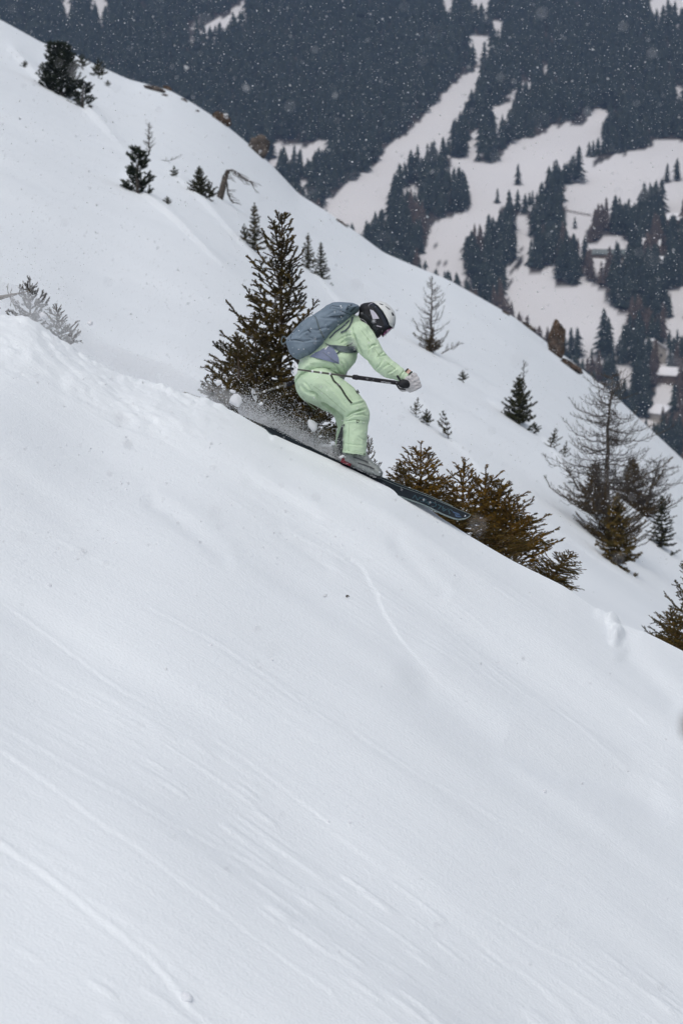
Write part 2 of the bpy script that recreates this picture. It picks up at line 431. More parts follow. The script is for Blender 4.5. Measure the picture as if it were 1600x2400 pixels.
# ------------------------------------------------------------------ far hillside across the valley
def Hh(x, Y):
    return -114.6 + (Y - 950) * .2565 + 5 * vnoise(x / 160, Y / 190, seed=61) + 2.0 * vnoise(x / 60, Y / 70, seed=62)
def hill_point(px, row):
    t = math.tan(PITCH + math.atan((1200 - row) / FPX))
    Y = (-114.6 - 950 * .2565) / (t - .2565)
    for _ in range(6):
        d = Y * cp + Y * t * sp; x = (px - 800) / FPX * d
        k = float(Hh(x, Y)) - .2565 * Y
        Y = .5 * Y + .5 * k / (t - .2565)
    d = Y * cp + Y * t * sp; x = (px - 800) / FPX * d
    return x, Y, float(Hh(x, Y))
CLEAR = [
    [(1152, 148), (1070, 181), (1019, 250), (963, 296), (902, 347), (876, 393), (800, 439), (740, 495), (845, 556), (866, 525), (902, 485), (912, 470), (912, 434), (943, 377), (978, 352), (1004, 347), (1040, 342), (1055, 306), (1070, 270), (1111, 209), (1137, 158)],
    [(1386, 255), (1445, 260), (1417, 275), (1407, 306), (1381, 337), (1371, 357), (1320, 377), (1279, 393), (1259, 408), (1290, 434), (1228, 459), (1208, 444), (1106, 459), (1096, 454), (1101, 423), (1086, 403), (1055, 403), (1030, 413), (1055, 372), (1101, 365), (1106, 377), (1157, 383), (1198, 337), (1233, 326), (1310, 293), (1376, 280)],
    [(1534, 326), (1640, 326), (1640, 360), (1565, 377), (1545, 423), (1620, 408), (1620, 460), (1580, 480), (1550, 440), (1530, 430), (1505, 435), (1500, 470), (1440, 480), (1405, 475), (1380, 500), (1375, 560), (1335, 560), (1320, 520), (1318, 440), (1360, 400), (1385, 385), (1430, 365), (1500, 352)],
    [(1111, 308), (1142, 308), (1124, 322), (1112, 345), (1103, 372), (1092, 368), (1099, 330)],
    [(1158, 255), (1185, 238), (1207, 212), (1212, 222), (1194, 247), (1172, 286), (1155, 292)], [(1213, 200), (1240, 188), (1237, 207), (1220, 217)], [(1268, 150), (1278, 150), (1276, 178), (1270, 180)],
    [(1150, 44), (1180, 44), (1170, 82), (1160, 82)], [(1102, 82), (1152, 86), (1142, 108), (1102, 110)],
    [(1033, -30), (1067, -30), (1062, 27), (1038, 24)], [(1103, -30), (1150, -30), (1137, 24), (1118, 14)], [(1515, -40), (1640, -40), (1640, 30), (1560, 14), (1530, 24)],
    [(138, -30), (168, -30), (161, 30), (149, 22)], [(206, -30), (254, -30), (248, 18), (213, 14)], [(473, 82), (478, 64), (523, 33), (553, 10), (578, 5), (573, 27), (542, 42), (517, 57), (490, 73)], [(440, 78), (460, 52), (465, 66)],
    [(1580, 198), (1602, 198), (1602, 224), (1582, 220)],
    [(1111, 485), (1009, 520), (1004, 546), (999, 582), (975, 622), (1060, 650), (1110, 680), (1096, 650), (1080, 612), (1086, 576), (1096, 540), (1157, 518), (1180, 490)],
    [(1244, 546), (1213, 560), (1208, 602), (1180, 630), (1185, 665), (1180, 720), (1230, 750), (1290, 790), (1340, 806), (1440, 806), (1450, 780), (1475, 745), (1470, 735), (1430, 715), (1420, 690), (1365, 650), (1350, 670), (1310, 665), (1290, 640), (1300, 625), (1225, 640), (1222, 625), (1240, 590)],
    [(1563, 682), (1620, 668), (1620, 702), (1580, 718)], [(1550, 758), (1620, 748), (1620, 777), (1556, 779)], [(1378, 572), (1440, 553), (1475, 568), (1415, 586), (1428, 602), (1395, 607), (1378, 592)],
    [(1206, 508), (1244, 506), (1238, 538), (1212, 537)], [(630, 338), (690, 335), (775, 330), (770, 352), (640, 355)], [(628, 380), (655, 372), (650, 405), (632, 400)], [(695, 425), (722, 415), (716, 450), (702, 448)],
    [(940, 440), (975, 430), (970, 455), (945, 460)], [(1140, 478), (1180, 476), (1178, 490), (1145, 490)], [(1545, 500), (1600, 490), (1600, 505), (1550, 512)], [(1375, 900), (1420, 892), (1415, 912), (1380, 918)], [(1440, 865), (1490, 850), (1485, 872), (1445, 880)],
    [(1350, 835), (1385, 830), (1380, 850), (1355, 850)], [(1525, 830), (1560, 800), (1560, 840), (1535, 850)], [(1530, 905), (1580, 880), (1580, 900), (1535, 925)], [(1525, 945), (1590, 935), (1590, 955), (1530, 962)], [(1480, 985), (1550, 970), (1550, 992), (1490, 1000)],
]
def cleared(px, row):
    r = np.zeros(np.shape(px), bool)
    for p in CLEAR: r |= in_poly(px, row, p)
    return r
u = np.linspace(-.36, .36, 600)
yv = np.linspace(640, 2150, 250)
UU, YY = np.meshgrid(u, yv); XX = UU * YY; ZZ = Hh(XX, YY)
PX, RW = pix(XX, YY, ZZ)
wx, wy = 9 * vnoise(PX / 17, RW / 17, seed=71), 9 * vnoise(PX / 17, RW / 17, seed=72)
open_ = np.zeros(PX.shape)
for up_ in (0, 14, 28, 42):        # snow still shows between the tops of the first trees below a meadow
    open_ = np.maximum(open_, cleared(PX + wx, RW - up_ + wy).astype(float))
spots = (vnoise(PX / 9, RW / 5, seed=73) > .62) & (RW > 560) & (PX < 1230)
open_ = np.where(spots, 0, open_)
hill_mesh = mesh_np('far_hillside', np.stack([XX, YY, ZZ], -1).reshape(-1, 3), grid_faces(len(yv), len(u)), True)
att = hill_mesh.attributes.new('open_snow', 'FLOAT', 'POINT'); att.data.foreach_set('value', open_.ravel().astype(np.float32))
m, N, L, b = new_mat('hillside_ground')
at = N.new('ShaderNodeAttribute'); at.attribute_name = 'open_snow'
mx = N.new('ShaderNodeMix'); mx.data_type = 'RGBA'
nz = N.new('ShaderNodeTexNoise'); nz.inputs['Scale'].default_value = .12; nz.inputs['Detail'].default_value = 6
tc = N.new('ShaderNodeTexCoord'); L.new(tc.outputs['Object'], nz.inputs['Vector'])
cr = N.new('ShaderNodeValToRGB'); cr.color_ramp.elements[0].color = (.02, .018, .014, 1); cr.color_ramp.elements[1].color = (.075, .06, .05, 1)
cr.color_ramp.elements[0].position = .35; cr.color_ramp.elements[1].position = .7
L.new(nz.outputs['Fac'], cr.inputs['Fac']); L.new(cr.outputs['Color'], mx.inputs[6])
n3 = N.new('ShaderNodeTexNoise'); n3.inputs['Scale'].default_value = .02; n3.inputs['Detail'].default_value = 5; L.new(tc.outputs['Object'], n3.inputs['Vector'])
cr3 = N.new('ShaderNodeValToRGB'); cr3.color_ramp.elements[0].color = (.63, .615, .612, 1); cr3.color_ramp.elements[1].color = (.72, .70, .695, 1)
L.new(n3.outputs['Fac'], cr3.inputs['Fac']); L.new(cr3.outputs['Color'], mx.inputs[7])
L.new(at.outputs['Fac'], mx.inputs[0]); L.new(mx.outputs[2], b.inputs['Base Color']); b.inputs['Roughness'].default_value = .9
hill_mesh.materials.append(m)
tag(link('far_hillside', hill_mesh), 'snowy hillside across the valley with open meadows between the woods', kind='structure')

# conifers of the far hillside: unit-height shapes of stacked ragged skirts
def far_conifer(seed, tiers, rim, slim):
    r = np.random.RandomState(seed); V, F = [], []
    V += [(.012, 0, 0), (-.006, .010, 0), (-.006, -.010, 0), (0, 0, .3)]; F += [(0, 1, 3), (1, 2, 3), (2, 0, 3)]
    for k in range(tiers):
        f = k / tiers
        z1 = .10 + .90 * (f + 1.35 / tiers) if k < tiers - 1 else 1.0
        z0 = .06 + .90 * f
        rad = slim * (1 - f) ** .8 * (.85 + .3 * r.rand()) + .012
        a = len(V); V.append((r.normal(0, .008), r.normal(0, .008), min(z1, 1.0)))
        ph = r.rand() * 6.28
        for j in range(rim):
            q = rad * (1.25 if j % 2 else .62) * (.75 + .5 * r.rand()); t = ph + 6.2832 * j / rim
            V.append((q * math.cos(t), q * math.sin(t), z0 + (.0 if j % 2 else .05) + r.normal(0, .014)))
        for j in range(rim): F.append((a, a + 1 + j, a + 1 + (j + 1) % rim))
    return np.array(V), np.array(F)
GROVES = [('in the grove beside the foot of the long snow couloir', (860, 330, 1110, 505)), ('in the dark triangular grove just above the snow ridge', (780, 505, 1030, 700)),
          ('in the brownish grove left of the lower snowfield', (1030, 500, 1200, 760)), ('in the tall column of trees between the two far meadows', (1200, 380, 1345, 700)),
          ('in the wood just under the right hand far meadow', (1345, 380, 1510, 620)), ('at the right picture edge among the upper huts', (1510, 300, 1700, 700)),
          ('around the small huts above the lower snowfield', (1200, 600, 1510, 745)), ('in the valley wood around the gabled chalet', (1200, 700, 1700, 900)),
          ('low in the valley behind the big bare larch', (1200, 900, 1700, 1300)), ('along the lower edge of the dense upper forest', (-500, -500, 3000, 3000))]
rf = np.random.RandomState(5)
cand = []
row = 1110.0
while row > -120:
    Yr = 1700 - (row / 1075) * 750
    hpx = 54 + 30 * np.clip(row / 700, 0, 1)
    px = -420.0
    while px < 2020:
        cand.append((px + rf.normal(0, 5), row + rf.normal(0, 5), hpx * (.44 + .74 * rf.rand() ** 1.2)))
        px += 13.5 * (1 + .35 * np.clip(row / 1000, 0, 1)) * (.7 + .6 * rf.rand())
    row -= 10.0
cand = np.array(cand)
keep = np.ones(len(cand), bool)
for fx, fy in ((0, 0), (0, .35), (0, .68), (-.1, .1), (.1, .1)):
    keep &= ~cleared(cand[:, 0] + fx * cand[:, 2], cand[:, 1] - fy * cand[:, 2])
# the slope ridge hides what stands below it
ridge = np.interp(cand[:, 0], _gx, _R)
keep &= cand[:, 1] - cand[:, 2] < ridge + 60
gap = (cand[:, 1] > 520) & (cand[:, 0] > 1180) & (vnoise(cand[:, 0] / 42, cand[:, 1] / 30, seed=77) > .6)
keep &= ~gap
cand = cand[keep]
# lone trees standing in the meadows: px, base row, height px, label
LONE = [(1213, 434, 52, 'lone dark conifer standing in the middle of the far snow meadow'), (1355, 428, 88, 'tall pointed conifer at the right end of the meadow hedge, far hillside'),
        (1327, 432, 50, 'lower dark conifer left of the tall pointed one at the meadow hedge'), (1562, 428, 48, 'leftmost small conifer in the right-hand far meadow'), (1585, 424, 56, 'larger conifer by the right picture edge in the far meadow'),
        (1337, 830, 66, 'dark blue conifer just right of the brown rock pillar'), (1318, 838, 58, 'slim conifer close behind the brown rock pillar'), (1352, 836, 72, 'conifer standing between the rock pillar and the tall twin-topped tree'),
        (1412, 838, 120, 'tall narrow dark conifer above the big larch, before the snowfield'), (1424, 838, 98, 'shorter twin of the tall narrow conifer above the big larch'),
        (1346, 536, 30, 'small round conifer in the open snow beside the tall grove'), (924, 470, 66, 'slim conifer at the left end of the couloir grove')]
# the largest 280 that show in the picture become objects of their own
vis = (cand[:, 0] > 5) & (cand[:, 0] < 1595) & (cand[:, 1] - .6 * cand[:, 2] < np.interp(cand[:, 0], _gx, _R)) & (cand[:, 1] - cand[:, 2] > -20)
score = np.where(vis, cand[:, 2], 0)
order = np.argsort(-score); indiv = set(order[:280].tolist())
M['far_needles'] = pmat('far_needles', (.020, .030, .026), (.045, .055, .045), .5, .9, spec=.1)
M['far_larch'] = pmat('far_larch_twigs', (.060, .046, .036), (.11, .085, .07), .5, .9, spec=.1)
fine = [mesh_np('far_conifer_mesh', *far_conifer(100 + k, 9, 12, .17 + .02 * (k % 3)), True, [M['far_needles']]) for k in range(5)]
fine_l = [mesh_np('far_larch_mesh', *far_conifer(120 + k, 9, 12, .14 + .02 * k), True, [M['far_larch']]) for k in range(2)]
coarse = [far_conifer(200 + k, 5, 8, .16 + .015 * (k % 3)) for k in range(6)]
def is_larch(px, row):
    n = vnoise(np.array(px) / 70, np.array(row) / 60, seed=80)
    return ((row > 560) & (n > .30)) | ((row > 460) & (n > .62))
SV, SF, LV, LF, nS, nL = [], [], [], [], 0, 0
k = 0
for i, (px, row, hp) in enumerate(cand):
    x, Y, z = hill_point(px, row)
    hgt = hp / FPX * Y; rz = rf.rand() * 6.28; lar = bool(is_larch(px, row))
    if i in indiv:
        o = link('far_larch' if lar else 'far_conifer', (fine_l[k % 2] if lar else fine[k % 5]), None, (x, Y, z - .3)); k += 1
        w = hgt * (.9 + .35 * rf.rand())
        o.scale = (w, w, hgt); o.rotation_euler = (0, 0, rz)
        kind = ('brownish bare larch', 'bare larches ') if lar else (('tall dark conifer', 'tall conifers ') if hp > 82 else ('dark conifer of middling height', 'middling conifers '))
        where = [w_ for w_, (a_, b_, c_, d_) in GROVES if a_ <= px < c_ and b_ <= row < d_][0]
        tag(o, kind[0] + ' ' + where, 'tree', kind[1] + where)
    else:
        V, F = coarse[i % 6]
        c, s = math.cos(rz), math.sin(rz); w = hgt * (.95 + .4 * rf.rand())
        W = np.stack([(V[:, 0] * c - V[:, 1] * s) * w + x, (V[:, 0] * s + V[:, 1] * c) * w + Y, V[:, 2] * hgt + z - .3], -1)
        if lar: LV.append(W); LF.append(F + nL); nL += len(W)
        else: SV.append(W); SF.append(F + nS); nS += len(W)
tag(link('distant_forest', mesh_np('distant_forest', np.concatenate(SV), np.concatenate(SF), True, [M['far_needles']])),
    'dense dark conifer forest covering the far hillside', 'forest', kind='stuff')
if LV: tag(link('distant_larches', mesh_np('distant_larches', np.concatenate(LV), np.concatenate(LF), True, [M['far_larch']])),
    'brownish bare larch scrub between the far conifers', 'forest', kind='stuff')
for j, (px, row, hp, lab) in enumerate(LONE):
    x, Y, z = hill_point(px, row); hgt = hp / FPX * Y
    o = link('far_conifer', fine[j % 5], None, (x, Y, z - .3)); w = hgt * 1.15
    o.scale = (w, w, hgt); o.rotation_euler = (0, 0, j * 1.3); tag(o, lab, 'tree')

# chalets in the valley
M['far_wall'] = pmat('chalet_timber', (.10, .075, .055), (.16, .12, .09), 1.5, .9)
M['far_wall_pale'] = pmat('chalet_render', (.42, .38, .33), (.5, .46, .41), 1.5, .9)
M['far_roof'] = pmat('roof_snow', (.80, .79, .80), (.85, .84, .85), .4, .9)
M['far_roof_grey'] = pmat('roof_sheet', (.12, .14, .135), (.2, .22, .21), .6, .8)
M['glass_dark'] = pmat('window_glass', (.02, .024, .03), rough=.15, spec=.5)
def box(x0, x1, y0, y1, z0, z1):
    V = np.array([(x, y, z) for z in (z0, z1) for y in (y0, y1) for x in (x0, x1)], float)
    F = np.array([(0, 2, 3, 1), (4, 5, 7, 6), (0, 1, 5, 4), (2, 6, 7, 3), (0, 4, 6, 2), (1, 3, 7, 5)])
    return V, F
def chalet(px, row, w, dp, h, rz, label, wall='far_wall', roof='far_roof', rise=.33, nwin=3, name='chalet', cat='house'):
    x, Y, z = hill_point(px, row)
    rt = empty(name, (x, Y, z - 1.0)); rt.rotation_euler = (0, 0, rz); tag(rt, label, cat)
    h += 1.0; r = rise * w
    V = np.array([(-w / 2, -dp / 2, 0), (w / 2, -dp / 2, 0), (w / 2, dp / 2, 0), (-w / 2, dp / 2, 0), (-w / 2, -dp / 2, h), (w / 2, -dp / 2, h), (w / 2, dp / 2, h), (-w / 2, dp / 2, h), (0, -dp / 2, h + r), (0, dp / 2, h + r)])
    me = mesh_np('wall', V, [np.array([(0, 1, 5, 4), (1, 2, 6, 5), (2, 3, 7, 6), (3, 0, 4, 7)]), np.array([(4, 5, 8), (6, 7, 9)])], False, [M[wall]])
    link('wall', me, rt)
    ov, t = .09 * w, .35
    for s in (-1, 1):
        a = np.array([0, 0, h + r + .04]); e = np.array([s * (w / 2 + ov), 0, h - ov * r / (w / 2) + .04])
        q = []
        for yy in (-dp / 2 - ov, dp / 2 + ov):
            for p in (a, e):
                for tt in (0, t): q.append((p[0], yy, p[2] + tt))
        q = np.array(q)
        F = np.array([(0, 1, 3, 2), (4, 6, 7, 5), (0, 4, 5, 1), (2, 3, 7, 6), (1, 5, 7, 3), (0, 2, 6, 4)])
        link('roof', mesh_np('roof', q, F, False, [M[roof]]), rt)
    for i in range(nwin):
        for (yy, zz) in ((-dp / 2 - .02, 1.0 + .45 * (h - 1.0)),):
            cxw = (i - (nwin - 1) / 2) * w / (nwin + .3)
            Vw, Fw = box(cxw - .45, cxw + .45, yy - .05, yy + .05, zz - .55, zz + .55)
            link('window', mesh_np('window', Vw, Fw, False, [M['glass_dark']]), rt)
    return rt
chalet(1535, 628, 6, 8, 2.6, 1.1, 'small hut with a bright snowy roof, uppermost right among the dark trees')
chalet(1480, 652, 4.5, 6, 2.2, .7, 'tiny hut with white roof left of and below the bright roofed hut')
chalet(1520, 590, 8, 9, 2.8, 1.35, 'hut showing a long pale snow roof at the upper right')
chalet(1518, 842, 10.5, 11, 4.2, .25, 'gabled pale chalet with snow edged roof above the big larch top', 'far_wall_pale', 'far_roof', .36, 3)
chalet(1575, 895, 7, 9, 3.0, 1.0, 'timber chalet at the right picture edge beside the larch', 'far_wall')
chalet(1555, 985, 7.5, 9, 3.0, .5, 'lowest chalet behind the larch branches, half hidden by trees', 'far_wall_pale')
chalet(1588, 530, 7, 9, 3, .9, 'snow roofed hut cut off by the right picture edge below the meadow')
chalet(1440, 604, 5.5, 19, 1.6, 1.25, 'long low grey roofed shed lying across the wooded slope', 'far_wall', 'far_roof_grey', .3, 0, 'shed', 'shed')
# fence line across the right-hand meadow
x0, Y_, z0 = hill_point(1322, 496); x1, Y2, z1 = hill_point(1384, 508)
rt = empty('meadow_fence', (x0, Y_, z0)); tag(rt, 'thin dark fence line crossing the snow beside the tall grove', 'fence')
n = 9
for i in range(n):
    f = i / (n - 1); p = np.array([x0 + (x1 - x0) * f, Y_ + (Y2 - Y_) * f, 0]); p[2] = float(Hh(p[0], p[1]))
    V, F = box(-.12, .12, -.12, .12, -.2, 1.3); add('post', V + p, F, M['far_wall'], rt, False)
    if i:
        for zz in (.45, 1.0):
            a = prev + np.array([0, 0, zz]); b_ = p + np.array([0, 0, zz])
            V = np.array([a + (0, -.16, -.13), a + (0, -.16, .13), a + (0, -.13, .13), a + (0, -.13, -.13), b_ + (0, -.16, -.13), b_ + (0, -.16, .13), b_ + (0, -.13, .13), b_ + (0, -.13, -.13)])
            add('rail', V, np.array([(0, 1, 5, 4), (1, 2, 6, 5), (2, 3, 7, 6), (3, 0, 4, 7), (0, 3, 2, 1), (4, 5, 6, 7)]), M['far_wall'], rt, False)
    prev = p

# snowy air: one closed box of thin haze round everything
V, F = box(-900, 900, -20, 2250, -260, 240)
hz = link('haze', mesh_np('haze', V, F, False)); tag(hz, 'thin bluish snowy air filling the valley', 'haze', kind='stuff')
m = bpy.data.materials.new('haze_air'); m.use_nodes = True
for n_ in list(m.node_tree.nodes):
    if n_.type != 'OUTPUT_MATERIAL': m.node_tree.nodes.remove(n_)
pv = m.node_tree.nodes.new('ShaderNodeVolumePrincipled')
pv.inputs['Color'].default_value = (.44, .62, 1.0, 1); pv.inputs['Density'].default_value = .0001; pv.inputs['Anisotropy'].default_value = 0.0
m.node_tree.links.new(pv.outputs[0], [n_ for n_ in m.node_tree.nodes if n_.type == 'OUTPUT_MATERIAL'][0].inputs['Volume'])
hz.data.materials.append(m)

# ------------------------------------------------------------------ trees and bushes
def unit(v): return v / (np.linalg.norm(v) + 1e-9)
def tubes(segs, sides=5):
    """segs: list of (p0, p1, r0, r1) -> open tapered tubes"""
    P0 = np.array([s[0] for s in segs]); P1 = np.array([s[1] for s in segs]); R0 = np.array([s[2] for s in segs]); R1 = np.array([s[3] for s in segs])
    ax = P1 - P0; ax /= np.linalg.norm(ax, axis=1, keepdims=True) + 1e-9
    ref = np.where(np.abs(ax[:, 2:3]) < .8, np.array([[0, 0, 1.]]), np.array([[1., 0, 0]]))
    a = np.cross(ax, ref); a /= np.linalg.norm(a, axis=1, keepdims=True); b = np.cross(ax, a)
    n = len(segs); V = []; 
    for P, R in ((P0, R0), (P1, R1)):
        for k in range(sides):
            t = 6.2832 * k / sides
            V.append(P + (a * math.cos(t) + b * math.sin(t)) * R[:, None])
    V = np.stack(V, 1).reshape(-1, 3); base = np.arange(n)[:, None] * sides * 2
    F = [base + np.array([[k, (k + 1) % sides, sides + (k + 1) % sides, sides + k]]) for k in range(sides)]
    return V, np.concatenate(F)

def needle_tris(twigs, dens, nl, nw, rng, lean=.95):
    """twigs: list of (p0, p1); thin needles set all round each of them"""
    P0 = np.array([t[0] for t in twigs]); P1 = np.array([t[1] for t in twigs])
    L = np.linalg.norm(P1 - P0, axis=1)
    cnt = np.maximum(2, np.round(L * dens)).astype(int)
    idx = np.repeat(np.arange(len(twigs)), cnt); n = len(idx)
    ax = (P1 - P0) / (L[:, None] + 1e-9); ax = ax[idx]
    t = rng.rand(n)
    p = P0[idx] + (P1 - P0)[idx] * t[:, None]
    ref = np.where(np.abs(ax[:, 2:3]) < .8, np.array([[0, 0, 1.]]), np.array([[1., 0, 0]]))
    a = np.cross(ax, ref); a /= np.linalg.norm(a, axis=1, keepdims=True); b = np.cross(ax, a)
    ph = rng.rand(n) * 6.2832
    perp = a * np.cos(ph)[:, None] + b * np.sin(ph)[:, None]; tang = -a * np.sin(ph)[:, None] + b * np.cos(ph)[:, None]
    an = lean * (.75 + .5 * rng.rand(n))
    d = ax * np.cos(an)[:, None] + perp * np.sin(an)[:, None]
    l = nl * (.65 + .5 * rng.rand(n))
    w = nw * .5
    V = np.stack([p - tang * w, p + tang * w, p + d * l[:, None]], 1).reshape(-1, 3)
    return V, np.arange(3 * n).reshape(-1, 3)

def branch_curve(p, az, el0, el1, L, n, rng, wob=.12):
    pts = [np.array(p, float)]
    for i in range(n):
        f = (i + .5) / n; el = el0 + (el1 - el0) * f + rng.normal(0, wob * .5); az2 = az + rng.normal(0, wob)
        d = np.array([math.cos(az2) * math.cos(el), math.sin(az2) * math.cos(el), math.sin(el)])
        pts.append(pts[-1] + d * L / n)
    return pts

def spruce_parts(seed, Ht, spread, whorls, per, dens=420, nl=.013, nw=.0032, bare_top=.07, lean=(0, 0), low=0.0, tw_gap=.045, power=.85, up=.75, down=-.12, interior=.1, trunk_r=.022, side=None, sub=True, gap=0.0, tl_k=.36):
    rng = np.random.RandomState(seed)
    wood, twigs = [], []
    nt = 14
    tp = [np.array([lean[0] * (k / nt) ** 1.5 + rng.normal(0, .004) * Ht * .3, lean[1] * (k / nt) ** 1.5 + rng.normal(0, .004) * Ht * .3, Ht * k / nt]) for k in range(nt + 1)]
    tp[0] = np.array([0, 0, -.25])
    trunk = []
    for k in range(nt):
        r0 = trunk_r * (1 - k / nt) + .0035; r1 = trunk_r * (1 - (k + 1) / nt) + .0035
        trunk.append((tp[k], tp[k + 1], r0, r1))
    def at(f):
        q = min(f, .9999) * nt; k = int(q); return tp[k] + (tp[k + 1] - tp[k]) * (q - k)
    def grow(p, az, el0, el1, L, depth):
        n = max(3, int(L / .07)); pts = branch_curve(p, az, el0, el1, L, n, rng)
        r = .0022 + .011 * L
        for i in range(n):
            wood.append((pts[i], pts[i + 1], r * (1 - i / n) + .0015, r * (1 - (i + 1) / n) + .0015))
            if (i + .5) / n > interior or L < .15: twigs.append((pts[i], pts[i + 1]))
        s = max(.035, interior * L) + rng.rand() * tw_gap; sgn = 1
        while s < L * .97:
            f = s / L; i = min(int(f * n), n - 1); q = pts[i] + (pts[i + 1] - pts[i]) * (f * n - i)
            d = unit(pts[i + 1] - pts[i]); h = unit(np.cross(d, np.array([0, 0, 1.])))
            hgt = h * sgn * math.cos(.5) + np.array([0, 0, 1]) * rng.normal(-.05, .25)
            td = unit(d * .72 + hgt * .75)
            tl = (.045 + tl_k * L * (1 - f) ** .8 * (.55 + .45 * math.sin(math.pi * min(f * 1.2, 1)))) * (.6 + .6 * rng.rand())
            tl = min(tl, .55 * L + .04)
            if rng.rand() > gap:
                m = max(1, int(tl / .06)); pp = q
                for k in range(m):
                    d2 = unit(td + np.array([0, 0, .12 * k / m]) + rng.normal(0, .07, 3)); p2 = pp + d2 * tl / m
                    twigs.append((pp, p2)); wood.append((pp, p2, .0022, .0016))
                    if sub and tl > .12 and k >= 0:
                        for sg in (-1, 1):
                            if rng.rand() < .8:
                                h2 = unit(np.cross(d2, np.array([0, 0, 1.])) + np.array([0, 0, rng.normal(0, .3)]))
                                sl = (.03 + .35 * tl * (1 - k / m)) * (.6 + .6 * rng.rand())
                                twigs.append((p2, p2 + unit(d2 * .7 + h2 * sg * .7) * sl))
                    pp = p2
            sgn = -sgn; s += tw_gap * (.7 + .6 * rng.rand())
    # leader
    tpz = [at(1 - bare_top), at(.9999)]
    twigs.append((at(1 - bare_top * 1.0), at(.9999)))
    for k in range(3):
        az = rng.rand() * 6.28
        twigs.append((at(.985), at(.985) + np.array([math.cos(az) * .6, math.sin(az) * .6, .8]) * .045))
    for w in range(whorls):
        f = low + (1 - bare_top - low) * (1 - (w / (whorls - 1)) ** 1.05) if whorls > 1 else .5
        f = min(f, 1 - bare_top)
        rel = 1 - (f - low) / (1 - low)
        az0 = rng.rand() * 6.28
        n = max(3, int(round(per * (.65 + .5 * rel))))
        for k in range(n):
            az = az0 + 6.2832 * k / n + rng.normal(0, .2)
            L = (spread * rel ** power + .05) * (.62 + .5 * rng.rand())
            if side is not None: L *= 1 + side[1] * math.cos(az - side[0])
            el0 = down + (up - down) * (1 - rel) ** 1.4 + rng.normal(0, .12)
            el1 = el0 + .35 + .25 * rng.rand()
            grow(at(f), az, el0, el1, L, 0)
        # small shoots between whorls
        for k in range(3):
            if rng.rand() < .8:
                f2 = f + rng.rand() * .05; az = rng.rand() * 6.28
                grow(at(min(f2, .98)), az, .2, .5, (.25 * spread * rel ** power + .035) * (.5 + rng.rand() * .7), 1)
    needles = needle_tris(twigs, dens, nl, nw, rng)
    return tubes(trunk, 7), tubes(wood, 3), needles

def make_tree(name, parts, mats, names=('trunk', 'branches', 'crown')):
    """meshes (local, base at the origin) of a tree"""
    return [(nm, mesh_np(nm, p[0], p[1], nm != 'crown', [M[mt]])) for nm, p, mt in zip(names, parts, mats) if len(p[0])]

def plant(name, meshes, loc, label, cat='tree', scale=1.0, rz=0.0, tilt=(0, 0), group=None):
    rt = empty(name, loc); rt.rotation_euler = (tilt[0], tilt[1], rz)
    rt.scale = (scale,) * 3 if not isinstance(scale, tuple) else scale
    tag(rt, label, cat, group)
    for nm, me in meshes:
        ch = link(nm, me, rt)
        if nm != 'trunk': ch['kind'] = 'stuff'
    return rt

def scale_at(Y): return Y * cp / FPX                      # metres per photograph pixel at depth Y

# the large young spruce behind the skier
x, Y, z = near_point(655, 22.3)
big = make_tree('spruce', spruce_parts(12, 1.90, .66, 18, 7, dens=850, nl=.018, nw=.0072, bare_top=.05, lean=(.03, 0), tw_gap=.038, up=.85, down=.20, interior=.16, trunk_r=.019, side=(math.pi, .1), power=.80, gap=.04, tl_k=.33),
                ('bark', 'bark', 'needle_spruce'))
_, rb = pix(x, Y, z); BS = (float(rb) - 494) * scale_at(Y) / 1.9
plant('spruce_tree', big, (x, Y, z), 'large young spruce with open whorls standing directly behind the skier', scale=(BS * 1.1, BS * 1.1, BS))
x, Y, z = near_point(730, 21.7)
lowc = make_tree('spruce', spruce_parts(15, .80, .52, 9, 7, dens=820, nl=.017, nw=.0066, bare_top=.1, tw_gap=.04, up=.6, down=.15, trunk_r=.014), ('bark', 'bark', 'needle_spruce'))
plant('spruce_tree', lowc, (x, Y, z), 'low dense spruce growth showing between the skier\'s legs and the large spruce')
x, Y, z = near_point(600, 21.9)
plant('spruce_tree', lowc, (x, Y, z), 'low dense spruce growth at the left side of the large spruce base', scale=1.15, rz=2.0)
x, Y, z = near_point(560, 21.6)
lowb = make_tree('spruce', spruce_parts(14, .62, .45, 8, 6, dens=800, nl=.017, nw=.006, bare_top=.12, tw_gap=.042, up=.7, down=.1, trunk_r=.012), ('bark', 'bark', 'needle_spruce'))
plant('spruce_tree', lowb, (x, Y, z - .05), 'low spruce shoot buried at the left foot of the large spruce', scale=1.15, rz=1.1)
x, Y, z = near_point(862, 20.9)
plant('spruce_tree', lowb, (x, Y, z - .06), 'little spruce showing just in front of the skier\'s knee and boot', scale=(.34, .34, .62), rz=.4)

